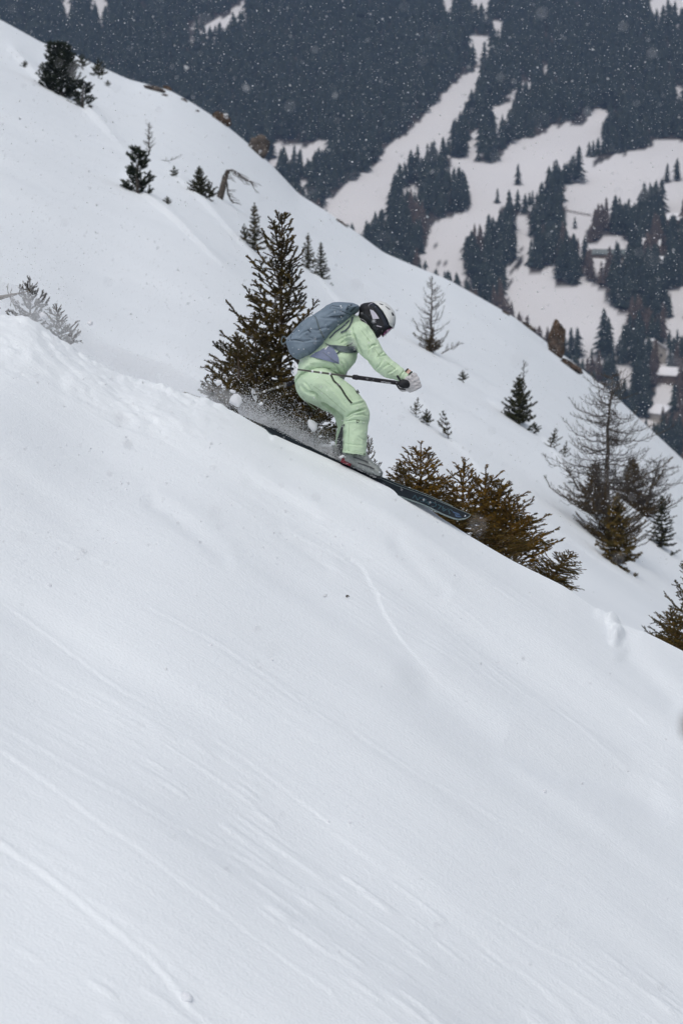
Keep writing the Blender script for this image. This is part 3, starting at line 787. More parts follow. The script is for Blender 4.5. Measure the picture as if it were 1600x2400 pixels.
# golden cluster under the ski tip
g1 = make_tree('spruce', spruce_parts(31, .78, .46, 9, 6, dens=850, nl=.018, nw=.0068, bare_top=.2, tw_gap=.05, up=.9, down=.12, trunk_r=.014), ('bark_gold', 'bark_gold', 'needle_gold'))
g2 = make_tree('spruce', spruce_parts(37, .95, .50, 10, 6, dens=850, nl=.018, nw=.0068, bare_top=.16, tw_gap=.05, up=.9, down=.1, trunk_r=.016, lean=(.05, .0)), ('bark_gold', 'bark_gold', 'needle_gold'))
g3 = make_tree('spruce', spruce_parts(41, .80, .52, 10, 7, dens=850, nl=.018, nw=.0068, bare_top=.12, tw_gap=.05, up=.7, down=.05, trunk_r=.014, lean=(.12, .0)), ('bark_gold', 'bark_gold', 'needle_olive'))
def cluster(px, Y, toprow, meshes, hgt, rz, label, tilt=(0, 0), wide=1.0):
    x, Y, z = near_point(px, Y)
    _, rb = pix(x, Y, z)
    s = (float(rb) - toprow) * scale_at(Y) / hgt
    plant('spruce_tree', meshes, (x, Y, z), label, scale=(s * wide, s * wide, s), rz=rz, tilt=tilt)
cluster(985, 21.8, 1034, g1, .78, .3, 'golden green young spruce with forked leader left of the ski tip', wide=1.35)
cluster(1082, 22.0, 1072, g2, .95, 1.2, 'golden spruce rising behind the ski tip, second of the brown cluster', wide=1.15)
cluster(1136, 22.3, 1090, g1, .78, 2.4, 'golden spruce with single upright leader right of the ski tip', wide=1.15)
cluster(1207, 22.0, 1150, g2, .95, 4.0, 'broad olive spruce at the right of the golden cluster, leaning downhill', (0, .12), wide=1.25)
cluster(1283, 21.9, 1275, g3, .80, .2, 'low spreading spruce at the right foot of the golden cluster', (0, .45), wide=1.7)
cluster(940, 21.6, 1082, g3, .80, 1.7, 'low golden spruce at the far left end of the cluster beside the ski', wide=1.1)
cluster(1160, 22.5, 1118, g3, .80, 5.0, 'olive spruce behind the single upright leader', wide=1.3)
cluster(1065, 21.5, 1165, g3, .80, 2.2, 'low spreading golden growth directly under the ski tip', wide=2.0)
cluster(1180, 21.6, 1225, g3, .80, 3.6, 'low golden growth filling the middle foot of the cluster', (0, .2), wide=2.0)
cluster(1030, 22.6, 1110, g3, .80, 3.0, 'olive spruce filling the gap behind the first golden leader')
# right picture edge
redge = make_tree('spruce', spruce_parts(52, 1.6, .72, 14, 6, dens=700, nl=.019, nw=.0075, bare_top=.05, tw_gap=.05, up=.8, down=-.05, trunk_r=.02), ('bark', 'bark', 'needle_spruce'))
x, Y, z = near_point(1612, 25.0)
_, rb = pix(x, Y, z)
plant('spruce_tree', redge, (x, Y, z), 'dark spruce cut off by the right picture edge, beside the big larch', scale=(float(rb) - 1285) * scale_at(Y) / 1.6, rz=.8)
x, Y, z = near_point(1588, 21.3)
plant('spruce_tree', g3, (x, Y, z - .1), 'dark spruce tips poking over the snow edge at the right picture edge', scale=.55, rz=2.9)

# saplings buried at the upper left, dusted by the spray
b1 = make_tree('spruce', spruce_parts(61, .45, .28, 7, 5, dens=800, nl=.019, nw=.008, bare_top=.26, tw_gap=.038, up=.8, down=.15, trunk_r=.009), ('bark', 'bark', 'needle_frost'))
x, Y, z = near_point(72, 20.9)
plant('spruce_sapling', b1, (x, Y, z - .13), 'snow dusted spruce sapling with bare leader at the upper left edge', scale=(.72, .72, 1.0))
x, Y, z = near_point(140, 20.6)
plant('spruce_sapling', lowb, (x, Y, z - .10), 'snow dusted bushy sapling leaning right beside the smaller one at left', scale=(.5, .5, .58), rz=2.2, tilt=(0, .1))
x, Y, z = near_point(10, 20.6)
tw = spruce_parts(63, .3, .2, 3, 3, dens=420, nl=.012, nw=.004, bare_top=.3)
plant('twig', make_tree('twig', tw, ('bark', 'bark', 'needle_olive')), (x - .03, Y, z + .14), 'thin needled twig reaching in from the left picture edge', 'twig', scale=.7, tilt=(0, 1.35))

# trees on the far flank: a few meshes of each kind, reused
sp1 = make_tree('spruce', spruce_parts(71, 2.3, .62, 14, 6, dens=250, nl=.06, nw=.028, bare_top=.07, tw_gap=.09, up=.8, down=-.1, trunk_r=.03, sub=False), ('bark_dark', 'bark_dark', 'needle_dark'))
sp2 = make_tree('spruce', spruce_parts(72, 2.0, .60, 12, 6, dens=240, nl=.06, nw=.028, bare_top=.12, tw_gap=.10, up=.85, down=.0, trunk_r=.03, sub=False, gap=.15), ('bark_dark', 'bark_dark', 'needle_far_olive'))
sp3 = make_tree('spruce', spruce_parts(73, 1.4, .75, 11, 8, dens=260, nl=.06, nw=.03, bare_top=.12, tw_gap=.09, up=.8, down=.05, trunk_r=.03, sub=False), ('bark_dark', 'bark_dark', 'needle_dark'))
spb = make_tree('spruce', spruce_parts(74, 2.2, .75, 13, 8, dens=270, nl=.07, nw=.030, bare_top=.1, tw_gap=.09, up=.7, down=-.15, trunk_r=.03, sub=False), ('bark_dark', 'bark_dark', 'needle_brown'))
sp4 = make_tree('spruce', spruce_parts(79, 1.5, .70, 6, 4, dens=260, nl=.065, nw=.032, bare_top=.16, lean=(.28, 0), tw_gap=.12, up=.9, down=.2, trunk_r=.03, sub=False, gap=.25, side=(.3, .45)), ('bark_dark', 'bark_dark', 'needle_far_olive'))
tuft = make_tree('tuft', spruce_parts(75, .5, .4, 4, 5, dens=260, nl=.06, nw=.028, bare_top=.3, tw_gap=.09, trunk_r=.02, sub=False), ('bark_dark', 'bark_dark', 'needle_dark'))

def pine_parts(seed, Ht, spread, nb, leaders=1, nl=.085, nw=.016, dens=300):
    rng = np.random.RandomState(seed); wood, tw, trunk = [], [], []
    for q in range(leaders):
        off = 0 if leaders == 1 else (q - .35) * .22 * spread
        hh = Ht * (1 - .04 * q)
        base = np.array([off * .4, 0, -.3]); top = np.array([off * 1.5 + rng.normal(0, .03), rng.normal(0, .05), hh])
        n = 8; pp = [base + (top - base) * k / n + rng.normal(0, .015, 3) * (0 < k < n) for k in range(n + 1)]
        for k in range(n): trunk.append((pp[k], pp[k + 1], .05 * (1 - k / n) + .015, .05 * (1 - (k + 1) / n) + .015))
        tw.append((pp[-2] + (pp[-1] - pp[-2]) * .2, pp[-1]))
        for b in range(nb):
            f = .04 + .88 * (b + rng.rand()) / nb; p = base + (top - base) * f; az = rng.rand() * 6.28
            L = spread * (1 - f) ** .75 * (.55 + .6 * rng.rand()) + .10
            pts = branch_curve(p, az, -.05 + .5 * f, 1.15, L, 6, rng, .15)
            for k in range(6): wood.append((pts[k], pts[k + 1], .016 * (1 - k / 7), .016 * (1 - (k + 1) / 7)))
            for k in range(2, 6): tw.append((pts[k], pts[k + 1]))
            for k in range(2, 7):
                for _ in range(2):
                    az2 = az + rng.normal(0, 1.0); e = .45 + .6 * rng.rand(); l2 = .10 + .12 * rng.rand()
                    d = np.array([math.cos(az2) * math.cos(e), math.sin(az2) * math.cos(e), math.sin(e)])
                    tw.append((pts[k], pts[k] + d * l2)); wood.append((pts[k], pts[k] + d * l2, .006, .004))
    return tubes(trunk, 6), tubes(wood, 3), needle_tris(tw, dens, nl, nw, rng, lean=.7)

def larch_parts(seed, Ht, spread, nb, thick=1.0, basal=0, low=.12, curve=.9, droop=-.1, trunk_r=.05, lean=0.0, bow=0.0, subn=7, pw=.62, wob=.22, lk=.010):
    rng = np.random.RandomState(seed); wood, tw = [], []
    n = 16; pp = [np.array([lean * (k / n) + bow * math.sin(math.pi * k / n) + rng.normal(0, .006) * Ht * .4, rng.normal(0, .004) * Ht, Ht * k / n]) for k in range(n + 1)]; pp[0] = np.array([0, 0, -.4])
    trunk = [(pp[k], pp[k + 1], trunk_r * (1 - k / n) ** .8 + .007 * thick, trunk_r * (1 - (k + 1) / n) ** .8 + .007 * thick) for k in range(n)]
    for b in range(nb):
        f = low + (1 - low) * (b + rng.rand() * .9) / nb; f = min(f, .985); q = f * n; k = int(q); p = pp[k] + (pp[min(k + 1, n)] - pp[k]) * (q - k)
        az = rng.rand() * 6.28
        L = spread * ((1 - f) / (1 - low)) ** pw * (.35 + .75 * rng.rand()) + .10
        m = max(4, int(L / .13)); pts = branch_curve(p, az, droop + rng.normal(0, .2), curve * (.5 + .7 * rng.rand()), L, m, rng, wob)
        r = (.005 + lk * L) * thick
        for i in range(m): wood.append((pts[i], pts[i + 1], r * (1 - i / m) + .004 * thick, r * (1 - (i + 1) / m) + .004 * thick))
        for i in range(1, m):
            for _ in range(max(1, int(subn * L / m))):
                d = unit(pts[i + 1] - pts[i]); s = unit(np.cross(d, rng.normal(0, 1, 3)))
                sl = (.07 + .24 * L * (1 - i / m)) * (.5 + rng.rand())
                e = pts[i] + unit(d * .6 + s * .7 + np.array([0, 0, .2])) * sl * .5; e2 = e + unit(d * .5 + s * .3 + np.array([0, 0, .55])) * sl * .5
                wood.append((pts[i], e, .0062 * thick, .005 * thick)); wood.append((e, e2, .005 * thick, .0035 * thick))
        if basal and f < low + .14:
            for i in range(m): tw.append((pts[i], pts[i + 1]))
    for _ in range(basal):
        az = rng.rand() * 6.28; L = spread * (.15 + .35 * rng.rand()); p = pp[1] * 0 + np.array([0, 0, Ht * .16 * rng.rand()])
        pts = branch_curve(p, az, .1, .7, L, 4, rng, .25)
        for i in range(4): tw.append((pts[i], pts[i + 1])); wood.append((pts[i], pts[i + 1], .008, .006))
    nd = needle_tris(tw, 210, .06, .02, rng) if tw else (np.zeros((0, 3)), np.zeros((0, 3), int))
    return tubes(trunk, 6), tubes(wood, 3), nd

def on_flank(name, px, row, toprow, meshes, hgt, label, cat='tree', rz=0.0, wide=1.0, tilt=(0, 0), sink=.03):
    x, Y, z = mid_point(px, row)
    s = (row - toprow) * scale_at(Y) / hgt
    return plant(name, meshes, (x, Y, z - sink * hgt * s), label, cat, (s * wide, s * wide, s), rz, tilt)

pine_big = make_tree('pine', pine_parts(81, 2.6, 1.15, 95, 2, nw=.026, dens=330), ('bark_dark', 'bark_dark', 'needle_pine'))
pine_small = make_tree('pine', pine_parts(83, 1.5, .52, 30, 1, nl=.08, nw=.024, dens=340), ('bark_dark', 'bark_dark', 'needle_pine'))
on_flank('pine_tree', 140, 218, 90, pine_big, 2.6, 'big bushy dark pine with two leaders near the upper left ridge', wide=1.05)
on_flank('pine_tree', 193, 252, 185, pine_small, 1.5, 'low pine growing on the downhill side of the big bushy pine', wide=1.5, rz=1)
on_flank('pine_tree', 322, 468, 357, pine_small, 1.5, 'solitary young pine, narrow and dark, left of the bare sapling', wide=1.1, rz=.5)
on_flank('spruce_tree', 192, 158, 126, tuft, .5, 'small dark spruce top just right of the big bushy pine', 'bush', wide=.9)
on_flank('spruce_tree', 232, 182, 140, tuft, .5, 'thin spruce bush with dead twigs below the ridge, right of the pine', 'bush', rz=2, wide=.8)
on_flank('spruce_tree', 253, 206, 192, tuft, .5, 'tiny dark tuft at the lower end of the thin spruce bush', 'bush', rz=1)
on_flank('pine_tuft', 60, 160, 142, tuft, .5, 'lone dark tuft poking from the snow left of the big pine', 'bush', rz=3)
sap = make_tree('larch', larch_parts(91, 1.5, .5, 34, 1.5, 0, .05, 1.0, .5, .03), ('bark_dark', 'bark_dark', 'needle_brown'), )
on_flank('larch_tree', 350, 364, 290, sap, 1.5, 'small leafless larch sapling alone on the upper left snow', wide=1.0)
lay = make_tree('larch', larch_parts(92, 1.3, .22, 10, 1.2, 0, .3, .8, .2, .022, 0, .25), ('bark_dark', 'bark_dark', 'needle_brown'))
on_flank('dead_branch', 372, 376, 322, lay, 1.3, 'bare bent branch lying out of the snow below the leafless sapling', 'branch', tilt=(0, 1.35), wide=.8)
on_flank('spruce_tree', 408, 428, 402, tuft, .5, 'tiny spruce with two shoots below the bent bare branch', 'bush', rz=.5, wide=.7)
on_flank('spruce_tree', 392, 494, 474, tuft, .5, 'little spruce tuft alone in the snow under the young pine', 'bush', rz=1.5)
on_flank('spruce_tree', 468, 470, 398, sp3, 1.4, 'dense round spruce bush left of the snow-bent arching larch', wide=.95)
on_flank('spruce_tree', 490, 482, 440, tuft, .5, 'lower right offshoot of the dense round spruce bush', 'bush', wide=.8)
# arching larch bent by snow
rng = np.random.RandomState(5); wood, trunk, tw = [], [], []
x, Y, z = mid_point(520, 480); k = scale_at(Y)
def q2(px, row, dy=0): return np.array([(px - 520) * k, dy, (480 - row) * k])
P = [q2(514, 478), q2(522, 450), q2(528, 425), q2(534, 408)]
for a, b, r0, r1 in zip(P[:-1], P[1:], (.10, .09, .075), (.09, .075, .05)): trunk.append((a, b, r0, r1)); tw += [(a, b), (a + (.05, 0, 0), b + (.03, 0, 0)), (a - (.08, 0, 0), b)]
arch = [(534, 408), (545, 406), (556, 412), (566, 420), (578, 427), (592, 436)]
for i in range(len(arch) - 1):
    a, b = q2(*arch[i]), q2(*arch[i + 1]); wood.append((a, b, .02 - .0025 * i, .02 - .0025 * (i + 1)))
    for _ in range(4):
        s = a + (b - a) * rng.rand(); e = s + np.array([rng.normal(.12, .08), rng.normal(0, .15), -.08 - .2 * rng.rand()]); wood.append((s, e, .011, .006)); wood.append((e, e + np.array([.1, 0, -.06]), .008, .004))
stem = [(528, 416), (533, 440), (534, 460), (540, 475), (548, 484)]
for i in range(len(stem) - 1):
    a, b = q2(*stem[i]), q2(*stem[i + 1]); wood.append((a, b, .024, .02))
    for _ in range(3): s = a + (b - a) * rng.rand(); wood.append((s, s + np.array([.1 + .15 * rng.rand(), rng.normal(0, .1), -.1 + .1 * rng.rand()]), .01, .005))
ms = make_tree('larch', (tubes(trunk, 7), tubes(wood, 4), needle_tris(tw, 260, .09, .018, rng)), ('bark_dark', 'bark_dark', 'needle_dark'))
plant('larch_tree', ms, (x, Y, z - .05), 'snow bent larch with a dark trunk and one long arching bare limb')
on_flank('spruce_tree', 597, 604, 487, sp2, 2.0, 'slender spruce at the left behind the top of the large spruce', wide=1.05)
on_flank('spruce_tree', 572, 580, 540, tuft, .5, 'small spruce shoot leaning on the left of the slender spruce', 'bush', wide=.5)
on_flank('spruce_tree', 634, 604, 556, sp4, 1.5, 'spruce bush half hidden by the large spruce, right of the slender one', wide=.7)
on_flank('spruce_tree', 722, 640, 552, sp2, 2.0, 'left one of two slim spruces showing right of the large spruce top', rz=2, wide=1.0)
on_flank('spruce_tree', 752, 668, 578, sp1, 2.3, 'right one of two slim spruces showing above the skier\'s backpack', rz=1, wide=1.1)
l1 = make_tree('larch', larch_parts(95, 2.6, 1.0, 60, 1.15, 60, .07, 1.05, .15, subn=12, wob=.3, trunk_r=.045, lean=.05), ('bark_dark', 'bark_dark', 'needle_brown'))
on_flank('larch_tree', 1008, 838, 658, l1, 2.6, 'leafless larch with a brown skirt standing right of the helmet', wide=1.05)
l1b = make_tree('larch', larch_parts(96, 1.0, .3, 12, 1.2, 0, .2, 1.0, .4, .025, .3), ('bark_dark', 'bark_dark', 'needle_brown'))
on_flank('dead_branch', 1032, 836, 782, l1b, 1.0, 'bare side shoots curving up at the right foot of the skirted larch', 'branch', tilt=(0, .8))
on_flank('spruce_tree', 1083, 904, 878, tuft, .5, 'tiny spruce tip alone on the snow right of the skier\'s glove', 'bush', wide=.8)
on_flank('spruce_tree', 974, 968, 922, sp4, 1.5, 'sparse spruce sapling directly under the skier\'s glove', wide=1.0, rz=1)
on_flank('spruce_tree', 1000, 986, 950, tuft, .5, 'small dark spruce shoot between the sapling under the glove and the next', 'bush', wide=.7, rz=2)
on_flank('spruce_tree', 1050, 1018, 950, sp4, 1.5, 'dark two part sapling above the golden cluster', rz=3, wide=1.0)
on_flank('spruce_tree', 1216, 1008, 888, sp3, 1.4, 'compact dark spruce with a dead bare leader, middle right', wide=.82)
l2 = make_tree('larch', larch_parts(97, 1.0, .22, 14, 1.3, 0, .1, .8, .4, .02), ('bark_dark', 'bark_dark', 'needle_brown'))
on_flank('dead_branch', 1226, 905, 848, l2, 1.0, 'thin dead leader rising out of the compact dark spruce', 'branch')
on_flank('spruce_tree', 1252, 1026, 1004, tuft, .5, 'low dark branch tip at the right foot of the compact spruce', 'bush', wide=1.1)
on_flank('spruce_tree', 1290, 1066, 1014, sp4, 1.5, 'small spruce left of the big larch, upper of a pair', rz=.4, wide=1.2)
on_flank('spruce_tree', 1322, 1094, 1048, sp4, 1.5, 'small spruce left of the big larch, lower of a pair', rz=.9, wide=.8)
L1 = make_tree('larch', larch_parts(101, 5.2, 2.8, 110, 1.1, 160, .20, .9, -.3, .10, .0, -.14, subn=20, pw=.5, wob=.36, lk=.005), ('bark_dark', 'bark_dark', 'needle_brown'))
on_flank('larch_tree', 1430, 1262, 832, L1, 5.2, 'big bare larch with spreading leafless limbs at the right', wide=1.0)
L2 = make_tree('larch', larch_parts(102, 2.2, 2.3, 50, 1.15, 60, .05, .6, -.1, .06, .5, subn=20, pw=.4, wob=.36, lk=.006), ('bark_dark', 'bark_dark', 'needle_brown'))
on_flank('larch_tree', 1505, 1222, 1085, L2, 2.2, 'tangle of bare larch limbs reaching out to the right picture edge', wide=1.25)
on_flank('spruce_tree', 1392, 1200, 1068, spb, 2.2, 'brownish spruce at the left foot of the big larch', wide=1.35)
on_flank('spruce_tree', 1480, 1200, 1078, spb, 2.2, 'brownish spruce pressed against the right side of the big larch trunk', rz=2, wide=1.6)
spg = make_tree('spruce', spruce_parts(76, 2.2, .75, 14, 8, dens=270, nl=.07, nw=.030, bare_top=.1, tw_gap=.09, up=.7, down=-.15, trunk_r=.03, sub=False), ('bark_gold', 'bark_dark', 'needle_olive'))
on_flank('spruce_tree', 1442, 1308, 1128, spg, 2.2, 'golden brown spruce standing in front of the big larch', wide=1.0, rz=1)
on_flank('spruce_tree', 1548, 1292, 1165, sp1, 2.3, 'dark spruce right of the golden brown one, near the picture edge', wide=1.35, rz=2)
on_flank('larch_tree', 1360, 1165, 1090, l2, 1.0, 'scraggy bare twigs at the far left of the big larch', wide=1.6, tilt=(0, -.5))

# rocks on the ridge
def rock(px, row, w, h, seed, label, mt='rock', flat=1.0, tilt=0.0, snow=0, name='rock', depth=.8, sink=.25):
    x, Y, z = mid_point(px, row); k = scale_at(Y)
    bm = bmesh.new(); bmesh.ops.create_icosphere(bm, subdivisions=4, radius=1.0)
    V = np.array([v.co for v in bm.verts]); F = np.array([[v.index for v in f.verts] for f in bm.faces]); bm.free()
    n = fbm(V[:, 0] * 1.6 + seed, V[:, 1] * 1.6, V[:, 2] * 1.6, seed=seed, o=4)
    st = np.round(V[:, 2] * 4 + n) / 4
    V = V * (1 + .28 * n)[:, None]; V[:, 2] = V[:, 2] * .6 + st * .4
    V = V * np.array([w * k / 2, w * k / 2 * depth, h * k / 2])
    c, s = math.cos(tilt), math.sin(tilt); V = np.stack([V[:, 0] * c + V[:, 2] * s, V[:, 1], -V[:, 0] * s + V[:, 2] * c], -1)
    rt = empty(name, (x, Y, z)); tag(rt, label, 'rock')
    zc = (0.5 - sink) * h * k
    link('stone', mesh_np('stone', V + (0, 0, zc), F, False, [M[mt]]), rt)
    if snow:
        # caps of snow lying on the ledges
        rr = np.random.RandomState(seed)
        for q in range(snow):
            bm = bmesh.new(); bmesh.ops.create_icosphere(bm, subdivisions=2, radius=1.0)
            W = np.array([v.co for v in bm.verts]); G = np.array([[v.index for v in f.verts] for f in bm.faces]); bm.free()
            W = W * np.array([w * .16, w * .16, h * .09]) * k
            p = np.array([(rr.rand() - .4) * w * .5, -.30 * w * depth, (rr.rand() - .35) * h * .55]) * k
            link('snow_patch', mesh_np('snow_patch', W + p + (0, 0, zc), G, True, [M['clump']]), rt)
    return rt
rock(362, 216, 52, 14, 3, 'flat dark rock slab lying on the upper snow, left of the ridge boulders', tilt=.28)
rock(392, 209, 22, 12, 5, 'small reddish stone on the ridge line above the flat slab', 'rock_brown', tilt=.3)
rock(386, 226, 16, 6, 6, 'tiny dark stone just right of the flat slab')
rock(432, 240, 18, 6, 15, 'small grey stone streak on the snow left of the brown ridge boulder', tilt=.5)
rock(462, 264, 12, 5, 16, 'pebble sized dark stone below the ridge, left of the brown boulder')
rock(518, 287, 46, 30, 8, 'brown rugged boulder on the ridge with a little snow', 'rock_brown', tilt=.5, snow=2)
rock(604, 362, 50, 54, 9, 'larger grey boulder on the ridge patched with snow', tilt=.35, snow=3)
rock(1303, 830, 42, 88, 12, 'tall brown rock pillar standing on the ridge at the right', 'rock_brown', depth=.9, sink=.15)
rock(1238, 762, 40, 12, 18, 'low dark rocks along the ridge left of the brown pillar', tilt=.6)
rock(800, 524, 30, 7, 19, 'thin line of stones on the ridge below the forest', tilt=.65)
rock(1335, 858, 60, 20, 21, 'dark scrubby rock rib just below the brown pillar', 'rock_brown', tilt=.6)
rock(1185, 735, 22, 7, 23, 'small dark stones on the ridge right of the leafless larch', tilt=.5)

# ------------------------------------------------------------------ the skier
def surface_nets(G, o, h):
    s = G < 0
    nx, ny, nz = G.shape
    acc = np.zeros((nx - 1, ny - 1, nz - 1, 3)); cnt = np.zeros((nx - 1, ny - 1, nz - 1))
    sl = lambda a: slice(a, a - 1 if a - 1 < 0 else None)
    cor = [(a, b, c) for a in (0, 1) for b in (0, 1) for c in (0, 1)]
    def sub(A, c): return A[c[0]:nx - 1 + c[0], c[1]:ny - 1 + c[1], c[2]:nz - 1 + c[2]]
    for c0 in cor:
        for ax in range(3):
            if c0[ax]: continue
            c1 = list(c0); c1[ax] = 1
            g0, g1 = sub(G, c0), sub(G, c1)
            m = (g0 < 0) != (g1 < 0)
            t = np.where(m, g0 / np.where(m, g0 - g1, 1), 0)
            for k in range(3):
                acc[..., k] += np.where(m, c0[k] + (t if k == ax else 0), 0)
            cnt += m
    act = cnt > 0
    idx = -np.ones(act.shape, dtype=np.int64); idx[act] = np.arange(act.sum())
    ii = np.argwhere(act)
    V = (ii + acc[act] / cnt[act][:, None]) * h + np.array(o)
    F = []
    for ax in range(3):
        a0 = [slice(1, -1)] * 3; a0[ax] = slice(0, -1); a1 = [slice(1, -1)] * 3; a1[ax] = slice(1, None)
        e0, e1 = s[tuple(a0)], s[tuple(a1)]
        for flip in (False, True):
            m = (e0 & ~e1) if not flip else (~e0 & e1)
            p = np.argwhere(m)
            if not len(p): continue
            off = np.ones(3, int); off[ax] = 0; p = p + off
            b, c = [(1, 2), (2, 0), (0, 1)][ax]
            q = []
            for (db, dc) in ((-1, -1), (0, -1), (0, 0), (-1, 0)):
                r = p.copy(); r[:, b] += db; r[:, c] += dc; q.append(idx[r[:, 0], r[:, 1], r[:, 2]])
            f = np.stack(q, -1)
            F.append(f[:, ::-1] if flip else f)
    return V, np.concatenate(F)

def relax(V, F, n=2, k=.5):
    e = np.concatenate([F[:, [i, (i + 1) % F.shape[1]]] for i in range(F.shape[1])])
    for _ in range(n):
        a = np.zeros_like(V); c = np.zeros(len(V))
        np.add.at(a, e[:, 0], V[e[:, 1]]); np.add.at(c, e[:, 0], 1)
        np.add.at(a, e[:, 1], V[e[:, 0]]); np.add.at(c, e[:, 1], 1)
        V = V + k * (a / np.maximum(c, 1)[:, None] - V)
    return V

def normals(V, F):
    n = np.zeros_like(V); T = F if F.shape[1] == 3 else np.concatenate([F[:, [0, 1, 2]], F[:, [0, 2, 3]]])
    fn = np.cross(V[T[:, 1]] - V[T[:, 0]], V[T[:, 2]] - V[T[:, 0]])
    for k in range(3): np.add.at(n, T[:, k], fn)
    return n / (np.linalg.norm(n, axis=1, keepdims=True) + 1e-9)

class Field:
    """implicit solid on a grid in (photo px, photo row, depth), same unit on all axes"""
    def __init__(s, lo, hi, h=2.0):
        s.lo, s.h = np.array(lo, float), h
        n = [int((b - a) / h) + 1 for a, b in zip(lo, hi)]
        s.x, s.y, s.z = np.meshgrid(*[lo[i] + h * np.arange(n[i]) for i in range(3)], indexing='ij')
        s.G = np.full(s.x.shape, 1e3)
    def merge(s, g, k=0.0):
        if k <= 0: s.G = np.minimum(s.G, g)
        else:
            hh = np.clip(.5 + .5 * (s.G - g) / k, 0, 1)
            s.G = s.G * (1 - hh) + g * hh - k * hh * (1 - hh)
    def ball(s, c, r, k=6, sq=(1, 1, 1)):
        g = np.sqrt(((s.x - c[0]) / sq[0]) ** 2 + ((s.y - c[1]) / sq[1]) ** 2 + ((s.z - c[2]) / sq[2]) ** 2) - r
        s.merge(g, k)
    def chain(s, pts, k=6, flat=1.0):
        """pts: (x, y, z, r)"""
        g = np.full(s.x.shape, 1e3)
        for a, b in zip(pts[:-1], pts[1:]):
            a, b = np.array(a, float), np.array(b, float); d = b[:3] - a[:3]; L2 = d @ d + 1e-9
            dz = 1 / flat
            t = np.clip(((s.x - a[0]) * d[0] + (s.y - a[1]) * d[1] + (s.z - a[2]) * d[2]) / L2, 0, 1)
            q = np.sqrt((s.x - a[0] - t * d[0]) ** 2 + (s.y - a[1] - t * d[1]) ** 2 + ((s.z - a[2] - t * d[2]) * dz) ** 2) - (a[3] + t * (b[3] - a[3]))
            g = np.minimum(g, q)
        s.merge(g, k)
    def slab(s, poly, zc, T, R, k=6):
        """outline inflated into a rounded body, half depth T, edge rounding R"""
        X, Y = s.x[:, :, 0], s.y[:, :, 0]
        sd = sd_poly(X, Y, poly)
        q = np.maximum(1 - sd / R, 0)[:, :, None]
        zc = zc if not callable(zc) else zc(X, Y)[:, :, None]
        Tm = T(X, Y)[:, :, None] if callable(T) else T
        g = (np.sqrt(q ** 2 + ((s.z - zc) / Tm) ** 2) - 1) * np.minimum(R, Tm)
        s.merge(g, k)
    def cut(s, g): s.G = np.maximum(s.G, g)
    def mesh(s, n=2):
        V, F = surface_nets(s.G, s.lo, s.h)
        return relax(V, F, n), F

def crease(V, F, lines):
    N = normals(V, F); front = np.clip(-N[:, 2] * 2 + .2, 0, 1)
    for poly, dep, w in lines:
        d, sg, arc = seg_dist(V[:, 0], V[:, 1], poly)
        e = np.minimum(1, np.minimum(arc, 1 - arc) * 6 + .15) * front
        V = V + N * (e * (-dep * np.exp(-(d / w) ** 2) + .45 * dep * np.exp(-((d * sg - 1.9 * w) / (1.3 * w)) ** 2)))[:, None]
    return V

def cloth(V, F, amp, freq, seed):
    N = normals(V, F)
    n = fbm(V[:, 0] * freq, V[:, 1] * freq, V[:, 2] * freq * .6, seed=seed, o=3)
    n2 = -np.abs(fbm(V[:, 0] * freq * 1.4 + 5, V[:, 1] * freq * 1.4, V[:, 2] * freq, seed=seed + 9, o=2))
    return V + N * ((n * .6 + n2 * .9) * amp)[:, None]

def flip_check(V, F):
    N = normals(V, F); c = V.mean(0)
    return F if ((V - c) * N).sum() > 0 else F[:, ::-1]

def body_part(name, f, mat, parent, amp=0, freq=.05, seed=1, lines=(), n=2):
    V, F = f.mesh(n); F = flip_check(V, F)
    if amp: V = cloth(V, F, amp, freq, seed)
    if lines: V = crease(V, F, lines)
    W = S(V[:, 0], V[:, 1], V[:, 2])
    o = add(name, W, F, M[mat], parent)
    o['_'] = 0; del o['_']
    tree = BVHTree.FromPolygons([Vector(v) for v in V], [tuple(int(i) for i in f_) for f_ in F])
    return o, tree

M['mint'] = pmat('mint_shell_fabric', (.51, .655, .465), (.55, .69, .50), 6, .75, .25, 260, .2, sheen=.1)
M['mint_dark'] = pmat('dark_green_trim', (.035, .045, .03), rough=.6)
M['pack'] = pmat('slate_blue_fabric', (.155, .205, .255), (.19, .245, .30), 7, .7, .3, 300, .25)
M['pack_hip'] = pmat('blue_grey_hip_fabric', (.16, .19, .28), (.2, .23, .33), 9, .7, .3, 300, .25)
M['strap'] = pmat('grey_green_webbing', (.10, .13, .14), (.13, .16, .17), 40, .8, .4, 500)
M['seam'] = pmat('dark_seam', (.05, .07, .09), rough=.8)
M['black'] = pmat('black_fabric', (.012, .013, .016), (.022, .023, .028), 15, .6, .3, 200)
M['navy'] = pmat('navy_strap', (.015, .02, .032), (.025, .03, .045), 20, .55, .3, 200)
M['helmet'] = pmat('white_helmet_shell', (.66, .68, .67), (.7, .72, .71), 5, .38, spec=.5)
M['grey_print'] = pmat('pale_grey_print', (.52, .50, .58), rough=.6)
M['pink'] = pmat('pink_lens_edge', (.50, .16, .36), (.62, .25, .48), 60, .25, spec=.6)
M['lens'] = pmat('plum_lens', (.10, .02, .07), rough=.1, spec=.8)
M['skin'] = pmat('skin', (.58, .36, .29), (.62, .4, .33), 30, .55)
M['glove'] = pmat('pale_grey_leather', (.50, .49, .50), (.56, .55, .56), 20, .65, .3, 200)
M['glove_seam'] = pmat('glove_seam', (.24, .23, .24), rough=.8)
M['gaiter'] = pmat('charcoal_gaiter', (.06, .065, .068), (.09, .095, .1), 12, .8, .3, 150)
